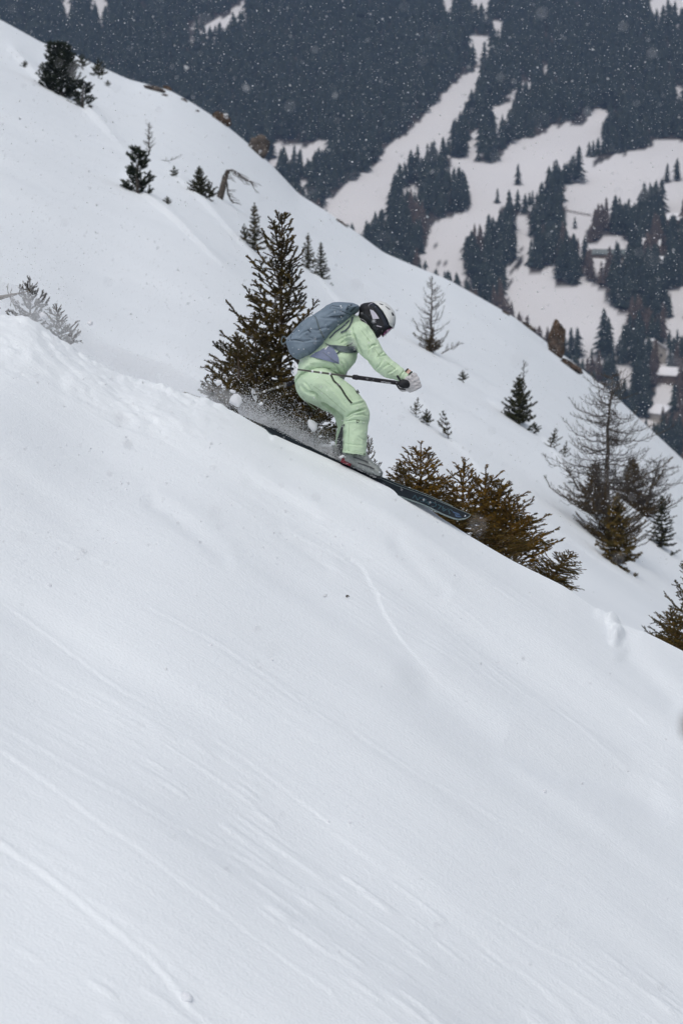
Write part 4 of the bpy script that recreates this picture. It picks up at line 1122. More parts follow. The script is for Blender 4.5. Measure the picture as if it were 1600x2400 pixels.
M['boot'] = pmat('grey_boot_shell', (.17, .19, .185), (.30, .32, .315), 22, .5, .3, 120, .4)
M['alu'] = pmat('grey_pole_shaft', (.10, .10, .085), (.16, .155, .13), 10, .4, spec=.5, metallic=.3)
M['foam'] = pmat('black_pole_grip', (.014, .013, .016), (.028, .026, .03), 60, .7, .5, 200)
M['white_plastic'] = pmat('white_plastic', (.74, .75, .78), (.8, .81, .83), 20, .45, spec=.4)
M['ski_base'] = pmat('black_ski_base', (.008, .012, .016), (.014, .02, .026), 8, .6, spec=.15)
M['ski_edge'] = pmat('steel_ski_edge', (.16, .21, .21), (.22, .27, .27), 30, .5, spec=.4)
M['ski_blue'] = pmat('dull_blue_print', (.03, .065, .13), (.05, .09, .17), 30, .5)
M['ski_letter'] = pmat('petrol_letter_print', (.018, .05, .066), (.03, .07, .09), 30, .5)
M['red'] = pmat('dark_red_plastic', (.15, .02, .03), rough=.5)
M['white_print'] = pmat('white_print', (.7, .7, .72), rough=.6)

base = S(835, 1095, 0)
person = empty('person', tuple(base))
tag(person, 'skier crouching in mint green jacket and trousers, white helmet, seen from the side', 'person')

# the body under the clothes: one continuous figure, head bowed, knees bent, arms forward
f = Field((660, 690, -130), (1000, 1120, 130), 2.6)
f.ball((880, 742, 0), 26, 0, (1.0, 1.1, .82)); f.ball((885, 764, 0), 17, 8, (1, 1, .9)); f.ball((891, 781, 0), 5, 4, (1, 1, .7)); f.ball((886, 786, 0), 6, 4)
f.chain([(868, 758, 0, 12), (850, 764, 0, 12)])
f.chain([(838, 776, 0, 26), (800, 806, 0, 26), (768, 845, 0, 26), (744, 892, 0, 32)], 6, 1.25)
f.chain([(844, 789, -50, 16), (880, 840, -62, 13), (922, 872, -70, 11), (950, 893, -74, 9), (962, 902, -76, 9)], 8)
f.chain([(840, 785, 52, 19), (803, 830, 66, 13), (792, 858, 56, 9), (790, 870, 52, 9)], 8)
f.chain([(750, 898, -26, 28), (803, 936, -34, 20), (834, 974, -34, 18), (830, 1020, -34, 18), (827, 1066, -26, 9), (848, 1085, -24, 8)], 8)
f.chain([(744, 898, 28, 28), (792, 938, 38, 20), (811, 966, 39, 16), (812, 1012, 38, 16), (800, 1052, 38, 9), (816, 1066, 37, 8)], 8)
body, _ = body_part('body', f, 'skin', person)

# trousers
f = Field((676, 850, -90), (880, 1090, 100), 1.65)
f.ball((739, 897, 0), 48, 0, (1, 1, 1.25))
f.chain([(750, 898, -28, 40), (780, 916, -32, 36), (806, 934, -34, 33), (829, 957, -34, 31), (836, 975, -34, 29)], 10, 1.15)
f.chain([(738, 900, 34, 46), (772, 926, 38, 38), (802, 947, 39, 31), (811, 962, 39, 27)], 10, 1.15)
g = f.G.copy()
shin = Field((676, 850, -90), (880, 1090, 100), 1.65)
shin.chain([(838, 972, -34, 27), (833, 992, -34, 29), (831, 1030, -34, 28.5), (828, 1090, -34, 28)], 0)
shin.chain([(808, 966, 39, 26), (812, 1000, 39, 22), (808, 1036, 39, 23), (802, 1080, 39, 25)], 4)
hem = (shin.y - (1062 + (shin.x - 800) * .135)) ; hem2 = (shin.y - (1046 + (shin.x - 783) * .35))
shin.cut(np.where(shin.z < 0, hem, hem2))
f.merge(shin.G, 7)
tl = [([(705, 905), (714, 916), (725, 922), (742, 928), (760, 944), (780, 960), (800, 978)], 4.0, 3.2),
      ([(714, 898), (728, 916), (745, 928)], 2.2, 2.5), ([(742, 951), (765, 955), (786, 957)], 1.5, 2),
      ([(852, 944), (838, 948), (822, 952)], 2.4, 2.4), ([(807, 981), (822, 972), (838, 966), (852, 962)], 4.2, 3.0), ([(813, 984), (826, 976), (850, 972), (860, 978)], 2.8, 2.4),
      ([(858, 960), (846, 962), (834, 968)], 2.0, 2.2), ([(806, 990), (830, 986), (862, 990)], 1.6, 2.0),
      ([(790, 905), (812, 925), (833, 948)], 1.4, 2.4), ([(760, 896), (780, 912), (800, 936), (816, 960)], 1.2, 3),
      ([(803, 1040), (826, 1044), (856, 1046)], 1.0, 2.2), ([(803, 1055), (828, 1058), (856, 1063)], .9, 1.4), ([(809, 1010), (806, 1030), (803, 1050)], 1.2, 2.4), ([(836, 1024), (846, 1030), (858, 1034)], 1.0, 2.2)]
trousers, tr_t = body_part('trousers', f, 'mint', person, 1.5, .04, 3, [(a, b * 1.6, c * .85) for a, b, c in tl])

# jacket
f = Field((672, 712, -120), (972, 912, 110), 1.65)
T = [(689, 897), (690, 880), (697, 858), (706, 838), (720, 806), (742, 772), (776, 742), (812, 732), (842, 740), (862, 756), (874, 778), (866, 800), (848, 812), (836, 826), (837, 836), (833, 850), (822, 863), (808, 878),
     (790, 881), (765, 879), (735, 880), (712, 886)]
f.slab(T, 0, lambda X, Y: 46 + 22 * sstep(800, 862, Y), 40, 0)
f.chain([(842, 786, -50, 30), (862, 814, -56, 27.5), (878, 835, -61, 22.5), (892, 855, -65, 23.5), (910, 868.5, -69, 22), (930.6, 879, -72, 17.5), (945, 887, -74, 14.5), (954, 892, -75, 13.5)], 12)
f.cut(-(((946 - f.x) * .80 + (f.y * 0 + (880 - f.y)) * .58) + 10.5) * 1.0 + 0 * f.z if False else ((f.x - 950) * .80 + (f.y - 884) * .60) - 4)
f.chain([(838, 785, 50, 29), (802, 830, 66, 22), (792, 858, 56, 15)], 8)
jl = [([(864, 822), (871, 814), (884, 812)], 2.6, 2.4), ([(883, 844), (888, 836), (899, 829)], 2.8, 2.4), ([(890, 839), (902, 836), (912, 838)], 2.8, 2.4), ([(896, 868), (905, 860), (914, 856)], 1.8, 2.4),
      ([(880, 868), (890, 858), (896, 846)], 1.6, 2.6), ([(825, 782), (832, 800), (838, 818), (846, 834)], 3.6, 3.0), ([(862, 840), (866, 826), (862, 812)], 1.8, 2.4), ([(906, 880), (918, 874), (926, 866)], 1.6, 2.2),
      ([(934, 892), (938, 882), (946, 872)], 2.2, 1.8), ([(788, 804), (800, 796), (812, 790), (826, 790)], 1.8, 2.6), ([(800, 806), (816, 800), (830, 806)], 1.6, 2.4), ([(797, 812), (806, 800), (800, 790)], 1.2, 2.2),
      ([(798, 850), (806, 862), (812, 874)], 2.2, 2.4), ([(806, 846), (816, 858), (820, 866)], 1.6, 2.2), ([(740, 864), (762, 868), (782, 866), (796, 872)], 2.0, 2.0), ([(712, 886), (735, 878), (765, 877)], 1.2, 1.4),
      ([(778, 850), (790, 862), (798, 880)], 2.0, 2.2), ([(716, 852), (730, 858), (748, 858)], 1.0, 3), ([(842, 760), (856, 774), (868, 792)], .9, 3)]
jacket, ja_t = body_part('jacket', f, 'mint', person, 1.7, .042, 7, [(a, b * 1.6, c * .85) for a, b, c in jl])
# dark head: balaclava, neck and goggle band; then shell, lens
f = Field((806, 700, -44), (932, 806, 44), 1.4)
B = [(840, 755), (841, 722), (845, 714), (851, 711), (866, 708), (880, 706), (905, 722), (916, 748), (920, 768), (906, 781), (897, 790), (893, 784), (889, 790), (881, 796), (871, 780), (858, 766)]
f.slab(B, 0, 31, 17, 0)
f.chain([(866, 758, 0, 24), (848, 766, 0, 27), (838, 772, 0, 24)], 6)
hood, ho_t = body_part('balaclava', f, 'black', person, .5, .09, 5)
f = Field((850, 698, -48), (936, 780, 48), 1.0)
Hs = [(867, 709), (872, 706.5), (881, 704.5), (891, 705), (904, 709.3), (915, 718), (923.5, 730), (927.3, 744.7), (926.3, 757), (922, 771), (911.5, 763.5), (907.6, 752), (897, 733), (884.7, 718.5), (874, 710.5)]
Hi = [(867, 709), (872, 706.5), (881, 704.5), (891, 705), (904, 709.3), (915, 718), (923.5, 730), (927.3, 744.7), (926.3, 757), (922, 771), (890, 775), (866, 745)]
f.slab(Hi, 0, 38, 22, 0)
gsh = Field((850, 698, -48), (936, 780, 48), 1.0); gsh.slab(Hi, 0, 34, 21, 0)
lim = np.clip(-sd_poly(f.x[:, :, 0], f.y[:, :, 0], Hs), -30, 60)[:, :, None] + 0 * f.z
f.G = np.maximum(f.G, np.maximum(lim * .9, -(gsh.G + 1.6)))
helmet, he_t = body_part('helmet', f, 'helmet', person, 0, n=1)

def decal(name, poly, tree, mat, parent, lift=1.2, sub=2, zstart=-400, depth=1.6):
    """a patch cut to POLY (photo px) laid on the surface that faces the camera, with a little thickness"""
    bm = bmesh.new(); vs = [bm.verts.new((p[0], p[1], 0)) for p in poly]; bm.faces.new(vs)
    bmesh.ops.triangulate(bm, faces=bm.faces[:])
    for _ in range(sub): bmesh.ops.subdivide_edges(bm, edges=bm.edges[:], cuts=1, use_grid_fill=True)
    bmesh.ops.triangulate(bm, faces=bm.faces[:])
    bm.verts.ensure_lookup_table()
    V = np.array([v.co for v in bm.verts]); F = np.array([[v.index for v in q.verts] for q in bm.faces]); E = [[v.index for v in e.verts] for e in bm.edges if len(e.link_faces) == 1]
    bm.free()
    zz = np.full(len(V), np.nan)
    for i, v in enumerate(V):
        hit = tree.ray_cast(Vector((v[0], v[1], zstart)), Vector((0, 0, 1)))
        if hit[0] is not None: zz[i] = hit[0].z
    ok = ~np.isnan(zz)
    if not ok.any(): return None
    for i in np.where(~ok)[0]:
        j = np.where(ok)[0][np.argmin(((V[ok] - V[i]) ** 2).sum(1))]; zz[i] = zz[j]
    top = V.copy(); top[:, 2] = zz - lift; bot = V.copy(); bot[:, 2] = zz + depth
    n = len(V); side = np.array([(a, b, b + n, a + n) for a, b in E])
    W = np.concatenate([top, bot]); fc = np.cross(V[F[:, 1]] - V[F[:, 0]], V[F[:, 2]] - V[F[:, 0]])[:, 2]
    F = np.where((fc > 0)[:, None], F[:, ::-1], F)
    P = S(W[:, 0], W[:, 1], W[:, 2])
    off = np.zeros(3); p = parent
    while p is not None: off = off + np.array(p.location); p = p.parent
    return link(name, mesh_np(name, P - off, [F, side], False, [M[mat]]), parent)

def ribbon(pts, w):
    """polyline to a closed outline of width w"""
    p = np.array(pts, float); d = np.gradient(p, axis=0); d /= np.linalg.norm(d, axis=1, keepdims=True); n = np.stack([-d[:, 1], d[:, 0]], -1)
    ww = np.broadcast_to(np.asarray(w, float).reshape(-1, 1) if np.ndim(w) else np.full((len(p), 1), float(w)), (len(p), 1))
    return [tuple(q) for q in np.concatenate([p + n * ww / 2, (p - n * ww / 2)[::-1]])]

def dense(pts, n=14):
    p = np.array(pts, float); s = np.concatenate([[0], np.cumsum(np.linalg.norm(np.diff(p, axis=0), axis=1))]); t = np.linspace(0, s[-1], n)
    return [(np.interp(q, s, p[:, 0]), np.interp(q, s, p[:, 1])) for q in t]

M['mint_seam_hem_shade'] = pmat('mint_seam_hem_shade', (.33, .44, .29), rough=.8)
for p in ([(803, 989), (832, 985), (862, 991)], [(806, 1056), (830, 1060), (855, 1066)], [(728, 903), (760, 925), (800, 960), (816, 974)], [(700, 905), (706, 925), (722, 946), (742, 961)], [(812, 900), (828, 912), (842, 930)], [(818, 996), (816, 1030), (816, 1058)]):
    decal('seam', ribbon(dense(p, 12), 1.1), tr_t, 'mint_seam_hem_shade', trousers, lift=.35, sub=0)
for p in ([(691, 896), (703, 888), (720, 882), (745, 877), (766, 875)], [(840, 772), (862, 800), (880, 828), (900, 850), (930, 874)], [(826, 772), (830, 790), (838, 812), (848, 832)], [(770, 866), (784, 868), (800, 876)], [(930, 893), (936, 882), (944, 872)]):  # first strip is no seam: it paints the overlapping hem's thin shadow
    decal('seam', ribbon(dense(p, 14), 1.1), ja_t, 'mint_seam_hem_shade', jacket, lift=.35, sub=0)  # jacket seams, plus the hem's painted shadow as the first strip
# marks on clothes, helmet and head
decal('zip', ribbon(dense([(775, 880), (779, 889), (783, 897), (792, 904), (800, 914), (808, 928), (816, 939), (824, 948)], 16), 4.2), tr_t, 'mint_dark', trousers, sub=0)
hx = lambda p: sc(p, 660, 860, .15306)
decal('logo', hx([(1125, 378), (1139, 370), (1150, 388), (1160, 384), (1150, 360), (1158, 352), (1190, 408), (1180, 414), (1168, 396), (1158, 400), (1170, 428), (1160, 434)]), tr_t, 'mint_dark', trousers, lift=.8, sub=1)
decal('logo', hx([(1139, 828), (1190, 830), (1186, 846), (1154, 876), (1140, 856)]), tr_t, 'mint_dark', trousers, lift=.7, sub=1)
decal('logo_field', hx([(1149, 836), (1180, 838), (1177, 846), (1156, 862), (1149, 852)]), tr_t, 'mint', trousers, lift=1.3, sub=1)
decal('gaiter', [(807.5, 995), (800, 998), (795, 1013), (790, 1028), (788, 1042), (793, 1054), (803, 1056), (806, 1030), (806, 1010)], tr_t, 'gaiter', trousers, lift=1.6, sub=1)
decal('eyelet', [(852, 1064), (854.5, 1063), (855, 1067), (852.5, 1068)], tr_t, 'mint_dark', trousers, lift=.8, sub=0)
hw = lambda p: sc(p, 800, 690, .12755)
decal('cuff_tab', hw([(1140, 1445), (1195, 1388), (1220, 1400), (1165, 1462)]), ja_t, 'mint_dark', jacket, sub=1)
decal('cuff_tab', hw([(1205, 1500), (1260, 1440), (1288, 1452), (1285, 1470), (1230, 1508)]), ja_t, 'mint_dark', jacket, sub=1)
decal('cuff_patch', hw([(1165, 1462), (1215, 1405), (1262, 1432), (1208, 1494)]), ja_t, 'skin', jacket, lift=.7, sub=1)['label'] = 'beige cuff patch between two dark tabs'
decal('chest_pocket_zip', ribbon(dense([(812, 813), (822, 810), (828, 806)], 6), 2.0), ja_t, 'mint_dark', jacket, lift=.7, sub=0)
hh = lambda p: sc(p, 840, 700, .06378)
for k, p in enumerate(([(735, 195), (910, 250), (860, 275), (780, 245)], [(970, 320), (1010, 318), (1165, 435), (1110, 440)], [(1195, 535), (1245, 540), (1320, 660), (1225, 655)], [(1285, 960), (1303, 945), (1300, 1000), (1272, 1010)])):
    decal('vent', hh(p), he_t, 'black', helmet, lift=.35, sub=1)
decal('strap', hh([(380, 260), (520, 180), (660, 180), (700, 290), (900, 520), (1060, 820), (1120, 980), (1130, 1020), (960, 1130), (900, 900), (760, 600), (560, 330)]), ho_t, 'navy', hood, lift=.9, sub=2)['label'] = 'dark navy goggle strap'
decal('strap_print', hh([(410, 430), (530, 470), (640, 590), (710, 700), (750, 770), (510, 785), (480, 660), (440, 560), (500, 570)]), ho_t, 'grey_print', hood, lift=1.6, sub=1)
decal('strap_print', hh([(650, 1012), (845, 1060), (835, 1085), (645, 1040)]), ho_t, 'grey_print', hood, lift=1.4, sub=0)
decal('strap_line', ribbon(dense(hh([(365, 265), (430, 215), (520, 178)]), 6), .8), ho_t, 'grey_print', hood, lift=1.3, sub=0)
decal('seam', ribbon(dense(hh([(20, 740), (160, 800), (260, 890), (320, 1010)]), 10), .9), ho_t, 'grey_print', hood, lift=.7, sub=0)
decal('seam', ribbon(dense(hh([(180, 590), (300, 680), (430, 850), (560, 1010), (640, 1150), (670, 1300), (655, 1440)]), 12), .6), ho_t, 'seam', hood, lift=.7, sub=0)
# goggles: frame and lens
goggles = empty('goggles', tuple(S(910, 778, 0))); goggles.parent = person; goggles.location = Vector(S(910, 778, 0)) - person.location
f = Field((885, 755, -36), (930, 800, 36), 1.0); f.slab([(921, 769), (916, 766), (900, 777), (893, 786), (896.5, 791.5), (906, 783.5)], 0, 27, 7, 0)
V, F = f.mesh(1); F = flip_check(V, F); add('frame', S(V[:, 0], V[:, 1], V[:, 2]), F, M['lens'], goggles)
go_t = BVHTree.FromPolygons([Vector(v) for v in V], [tuple(int(i) for i in q) for q in F])
decal('lens', hh([(985, 1195), (1180, 1050), (1225, 1085), (905, 1390), (945, 1270)]), go_t, 'pink', goggles, lift=.8, sub=1)
decal('lens_rim', hh([(985, 1250), (1215, 1080), (1225, 1092), (955, 1300)]), go_t, 'lens', goggles, lift=1.3, sub=0)
# gloves: palm, four curled fingers and a thumb round the grip
def glove(c, ax, sgn, parent, name):
    """c: fist centre (px,row,depth); ax: unit axis of the pole grip in that frame"""
    c = np.array(c, float); ax = np.array(ax, float); ax /= np.linalg.norm(ax)
    out = np.array([.72, .62, 0]); out -= ax * (out @ ax); out /= np.linalg.norm(out)     # away from the wrist
    pal = np.cross(ax, out)
    if pal[2] > 0: pal = -pal
    f = Field(c - 40, c + 40, .95)
    f.slab([(0, 0), (0, 0.1), (.1, 0)], 0, .1, .1, 0) if False else None
    kn = []
    for j, (o_, r) in enumerate(((-13.5, 6.6), (-4.5, 7.0), (4.5, 6.8), (13, 6.0))):
        b = c + ax * o_
        P = [b - out * 13 + pal * 6, b + out * 3 + pal * 11, b + out * 12 + pal * 2, b + out * 9 - pal * 8 * 1, b - out * 1 - pal * 10]
        L = [1, 1.04, 1.0, .93][j]
        f.chain([(*(b + (p - b) * L), r * q) for p, q in zip(P, (1, 1.02, .95, .88, .8))], 1.6)
    f.chain([(*(c - out * 20 + pal * 3), 12), (*(c - out * 8 + pal * 5), 13)], 5)
    f.chain([(*(c - ax * 10 - out * 12), 7), (*(c - ax * 15 - out * 2 - pal * 6), 6.4), (*(c - ax * 9 + out * 7 - pal * 11), 5.4)], 2)
    f.chain([(*(c - out * 26 + pal * 1), 11), (*(c - out * 18 + pal * 2), 11)], 4)
    return body_part(name, f, 'glove', parent, .3, .12, 4)
pole_ax = np.array([.86, .12, .0]) 
GN = np.array([965, 900, -76.])
gl, gl_t = glove(GN, (.45, .9, .15), 1, person, 'glove')
for p in ([(1180, 1640), (1260, 1630), (1350, 1640), (1425, 1650)], [(1195, 1700), (1290, 1700), (1420, 1705)], [(1200, 1760), (1300, 1750), (1400, 1760)], [(1190, 1570), (1240, 1610), (1300, 1600)]):
    decal('seam', ribbon(dense(hw(p), 7), .55), gl_t, 'glove_seam', gl, lift=.45, sub=0)
ring = [(hw([(1275 + 20 * math.cos(t), 1528 + 20 * math.sin(t))])[0]) for t in np.linspace(0, 6.28, 12)[:-1]]
decal('logo', ring, gl_t, 'glove_seam', gl, lift=.5, sub=0)
glove((792, 872, 52), (.9, .4, .1), -1, person, 'glove')[0]

# boots
def boot(dx, dy, zc, nm='boot'):
    f = Field((786 + dx, 1046 + dy, zc - 26), (906 + dx, 1130 + dy, zc + 26), 1.3)
    P = [(801, 1056), (858, 1058), (866, 1074), (888, 1094), (897, 1108), (893, 1120), (878, 1116), (846, 1101), (806, 1083)]
    f.slab([(a + dx, b + dy) for a, b in P], zc, 17, 13, 0)
    o, t = body_part(nm, f, 'boot', person, .5, .08, 11, [([(842 + dx, 1066 + dy), (856 + dx, 1082 + dy), (872 + dx, 1102 + dy)], 1.6, 1.8), ([(812 + dx, 1078 + dy), (840 + dx, 1078 + dy), (868 + dx, 1090 + dy)], 1.4, 1.6)])
    for p in ([(828, 1072), (846, 1078), (862, 1084)], [(838, 1086), (858, 1092), (876, 1100)]):
        decal('buckle', ribbon(dense([(a + dx, b + dy) for a, b in p], 6), 3.2), t, 'gaiter', o, lift=1.4, sub=0)
    return o
boot(0, 0, -24); boot(-24, -14, 36)

# backpack: a thing of its own on the back
hp = lambda p: sc(p, 660, 690, .12755)
pack_root = empty('backpack', tuple(S(755, 830, 0))); tag(pack_root, 'slate blue backpack with snow specks strapped on the skier\'s bent back', 'backpack')
f = Field((650, 698, -82), (856, 856, 82), 1.9)
PK = hp([(75, 880), (100, 800), (200, 690), (330, 540), (480, 420), (700, 300), (800, 220), (920, 155), (1060, 140), (1300, 155), (1420, 200), (1440, 240), (1415, 310), (1310, 390), (1230, 500), (1080, 620), (950, 720), (840, 880), (770, 960), (640, 1100), (500, 1170), (380, 1195), (280, 1200), (200, 1150), (130, 1050)])
f.slab(PK, 0, 76, 22, 0)
# the pack sits round the back: hollow where the torso is
pl = [(dense(hp([(90, 875), (250, 870), (430, 900), (560, 870), (740, 880)]), 12), 2.6, 2.0), (hp([(700, 310), (560, 400), (420, 540), (300, 690), (180, 860)]), 1.6, 3.0), (hp([(880, 300), (990, 310), (1100, 360), (1210, 400)]), 1.8, 1.8), (hp([(300, 820), (420, 730), (520, 690)]), 2.0, 2.0),
      (hp([(560, 690), (660, 700), (760, 660), (900, 640), (1000, 620)]), 1.8, 2.2), (hp([(640, 1040), (700, 960), (740, 900)]), 2.4, 2.2), (hp([(690, 460), (800, 480), (900, 480), (1080, 500)]), 1.5, 2.0), (hp([(430, 740), (520, 830), (620, 860), (740, 850)]), 2.2, 1.8),
      (hp([(920, 250), (1000, 260), (1060, 270), (1130, 230)]), 1.6, 1.6), (hp([(820, 440), (900, 390), (960, 360), (1080, 350)]), 1.6, 1.8), (hp([(340, 1000), (440, 1060), (560, 1080), (640, 1050)]), 1.0, 3), (hp([(690, 750), (800, 760), (900, 700)]), 1.4, 2.2)]
pk, pk_t = body_part('bag', f, 'pack', pack_root, 1.8, .04, 23, [(a, b * 1.5, c) for a, b, c in pl])
decal('mesh_slot', hp([(1175, 325), (1195, 270), (1240, 225), (1300, 200), (1285, 250), (1240, 300), (1195, 335)]), pk_t, 'seam', pack_root, lift=.8, sub=1)
decal('mesh_slot', hp([(1245, 350), (1300, 290), (1380, 240), (1340, 300), (1275, 355)]), pk_t, 'seam', pack_root, lift=.8, sub=1)
decal('mesh_slot', hp([(870, 455), (960, 430), (1080, 425), (1200, 400), (1150, 440), (1090, 465), (960, 468)]), pk_t, 'seam', pack_root, lift=.8, sub=1)
decal('compression_strap', ribbon(dense(hp([(550, 372), (600, 420), (640, 480), (660, 560), (690, 650), (750, 780), (815, 900)]), 16), np.linspace(1.8, 4.6, 16)), pk_t, 'strap', pack_root, lift=1.6, sub=0)
decal('zip', ribbon(dense(hp([(170, 860), (180, 780), (220, 710), (285, 655)]), 10), 1.6), pk_t, 'seam', pack_root, lift=.9, sub=0)
decal('seam', ribbon(dense(hp([(80, 872), (250, 868), (360, 890), (430, 912)]), 12), 1.0), pk_t, 'seam', pack_root, lift=.7, sub=0)
decal('buckle', hp([(480, 690), (505, 680), (550, 730), (530, 742)]), pk_t, 'seam', pack_root, lift=1.4, sub=0)
decal('seam', ribbon(dense(hp([(885, 300), (900, 260), (930, 240), (1060, 265)]), 10), .9), pk_t, 'seam', pack_root, lift=.8, sub=0)
decal('seam', ribbon(dense(hp([(1090, 345), (1180, 380), (1270, 400)]), 8), 1.2), pk_t, 'seam', pack_root, lift=.8, sub=0)
# shoulder strap, chest strap and hip wing run over the jacket
decal('shoulder_strap', ribbon(dense(hp([(1300, 430), (1285, 520), (1240, 620), (1170, 690), (1085, 728)]), 14), 4.2), ja_t, 'strap', pack_root, lift=3, sub=0)
decal('shoulder_strap', ribbon(dense(hp([(1240, 500), (1120, 620), (980, 720), (880, 830)]), 14), 3.4), ja_t, 'strap', pack_root, lift=3, sub=0)
decal('side_strap', hp([(800, 915), (870, 945), (1060, 962), (1340, 985), (1395, 1065), (1290, 1095), (1180, 1090), (1060, 1070), (960, 1010), (860, 975)]), ja_t, 'strap', pack_root, lift=3.5, sub=2)
decal('strap_adjuster', hp([(940, 968), (1015, 975), (1010, 1020), (950, 1010)]), ja_t, 'seam', pack_root, lift=4.4, sub=0)
decal('hip_belt', hp([(520, 1165), (600, 1100), (700, 1060), (760, 1020), (880, 980), (960, 1020), (1010, 1110), (1050, 1200), (1055, 1310), (960, 1262), (860, 1200), (780, 1150)]), ja_t, 'pack_hip', pack_root, lift=4.0, sub=2)
decal('belt_piping', ribbon(dense(hp([(760, 1090), (850, 1160), (960, 1245), (1045, 1300)]), 10), 1.2), ja_t, 'strap', pack_root, lift=4.6, sub=0)
decal('buckle', hp([(790, 1030), (850, 965), (862, 975), (805, 1040)]), ja_t, 'white_plastic', pack_root, lift=5.0, sub=0)
decal('cord', ribbon(dense(hp([(1010, 1110), (1040, 1090), (1070, 1068)]), 6), 2.2), ja_t, 'seam', pack_root, lift=4.6, sub=0)
for p in ([(1180, 545), (1215, 480), (1235, 490), (1200, 550)], [(1020, 590), (1050, 575), (1055, 588), (1030, 602)], [(1070, 240), (1090, 235), (1110, 290), (1090, 300)]):
    decal('snow_speck', hp(p), pk_t, 'clump', pack_root, lift=1.6, sub=0)
rr = np.random.RandomState(9)
for _ in range(26):
    p = (rr.uniform(675, 830), rr.uniform(715, 838))
    if sd_poly(np.array([p[0]]), np.array([p[1]]), PK)[0] < 4: continue
    r = .7 + 1.1 * rr.rand() ** 2
    decal('snow_speck', [(p[0] + r * math.cos(t), p[1] + r * .8 * math.sin(t)) for t in np.linspace(0, 6.28, 7)[:-1]], pk_t, 'clump', pack_root, lift=1.0, sub=0)
# hanging loop at the bottom of the pack
lp = [S(*p) for p in hp_loop] if False else [S(a, b, -8) for a, b in [(673, 797), (667, 789), (662, 790), (659, 800), (662, 808), (668, 804), (673, 799)]]
V, F = tubes([(lp[i], lp[i + 1], .006, .006) for i in range(len(lp) - 1)], 6); add('loop', V, F, M['strap'], pack_root)

# ------------------------------------------------------------------ poles
def frame_for(ax):
    ax = unit(np.array(ax, float)); a = unit(np.cross(ax, np.array([0, 0, 1.]) if abs(ax[2]) < .9 else np.array([1., 0, 0]))); return ax, a, np.cross(ax, a)
def lathe(prof, p0, p1, n=16):
    """prof: (t along p0->p1 in metres, radius)"""
    ax, a, b = frame_for(np.array(p1) - np.array(p0)); V = []
    for t, r in prof:
        for k in range(n):
            q = 6.2832 * k / n; V.append(np.array(p0) + ax * t + (a * math.cos(q) + b * math.sin(q)) * r)
    m = len(prof); F = [(i * n + k, i * n + (k + 1) % n, (i + 1) * n + (k + 1) % n, (i + 1) * n + k) for i in range(m - 1) for k in range(n)]
    V.append(np.array(p0) + ax * prof[0][0]); V.append(np.array(p0) + ax * prof[-1][0])
    T = [(m * n, (k + 1) % n, k) for k in range(n)] + [(m * n + 1, (m - 1) * n + k, (m - 1) * n + (k + 1) % n) for k in range(n)]
    return np.array(V), np.array(F), np.array(T)
def add_lathe(name, prof, p0, p1, mat, parent, n=16):
    V, F, T = lathe(prof, p0, p1, n); off = np.zeros(3); p = parent
    while p is not None: off = off + np.array(p.location); p = p.parent
    return link(name, mesh_np(name, V - off, [F, T], True, [M[mat]]), parent)
def px_at(px, row, c):
    """the point on the sight line of this pixel, at depth 20 m + c/320"""
    k = (D0 + c / 320) / 20
    return CX * ((px - 800) / 320 * k) + CU * ((1200 - row) / 320 * k) + CF * (D0 + c / 320)
def pole(A, B, label, marks, letters, thick_to):
    """A grip end, B tip end, world points"""
    A, B = np.array(A), np.array(B); L = np.linalg.norm(B - A); rt = empty('ski_pole', tuple(B)); tag(rt, label, 'ski pole')
    rg, rs = .0150, .0076
    prof = [(0, .012), (.01, .019), (.03, .020), (.05, .0165)]
    t = .05
    while t < thick_to: prof.append((t, rg)); prof.append((t + .008, rg * 1.07)); prof.append((t + .016, rg)); t += .0165 if t > .20 else .06
    prof += [(thick_to, rg), (thick_to + .006, .009)]
    add_lathe('grip', prof, A, B, 'foam', rt)
    add_lathe('shaft', [(thick_to - .01, rs), (L * .72, rs * .92), (L - .02, rs * .75), (L + .015, .003)], A, B, 'alu', rt, 12)
    add_lathe('clamp', [(thick_to + .0, .016), (thick_to + .01, .02), (thick_to + .035, .018), (thick_to + .045, .012)], A, B, 'foam', rt, 10)
    for f in marks: add_lathe('band', [(L * f, rs + .0012), (L * f + .014, rs + .0010)], A, B, 'white_plastic', rt, 12)
    # basket: a shallow white dish with notches and a dark hub
    ax, a, b = frame_for(B - A); c = A + ax * (L - .055); n = 24; V = [c + ax * .004]; 
    for k in range(n):
        q = 6.2832 * k / n; r = .050 * (1.0 if k % 4 else .88); V.append(c - ax * .006 + (a * math.cos(q) + b * math.sin(q)) * r)
    V += [v - ax * .004 for v in V]; F = [(0, 1 + k, 1 + (k + 1) % n) for k in range(n)] + [(n + 1, n + 2 + (k + 1) % n, n + 2 + k) for k in range(n)]
    Q = np.array([(1 + k, n + 2 + k, n + 2 + (k + 1) % n, 1 + (k + 1) % n) for k in range(n)])
    bk = link('basket', mesh_np('basket', np.array(V) - B, [np.array(F), Q], False, [M['white_plastic']]), rt)
    add_lathe('tip', [(L - .065, .009), (L - .04, .010), (L - .02, .006), (L + .02, .0025)], A, B, 'foam', rt, 10)
    rb = np.random.RandomState(3)
    for _ in range(7):
        q = rb.rand() * 6.28; r = .018 + .022 * rb.rand(); p = c + (a * math.cos(q) + b * math.sin(q)) * r + ax * .001
        add_lathe('hole', [(0, .003), (.006, .003)], p, p + ax * .01, 'seam', rt, 8)
    return rt, A, B, ax
GNp = GN + np.array([0, 0, 0])
A = px_at(972, 903, -76); Bp = px_at(672, 862.5, -235)
rtp, A, Bp, ax = pole(A, Bp, 'nearer ski pole held level across the thigh, white basket behind the hip', (.665, .735, .80), True, .475)
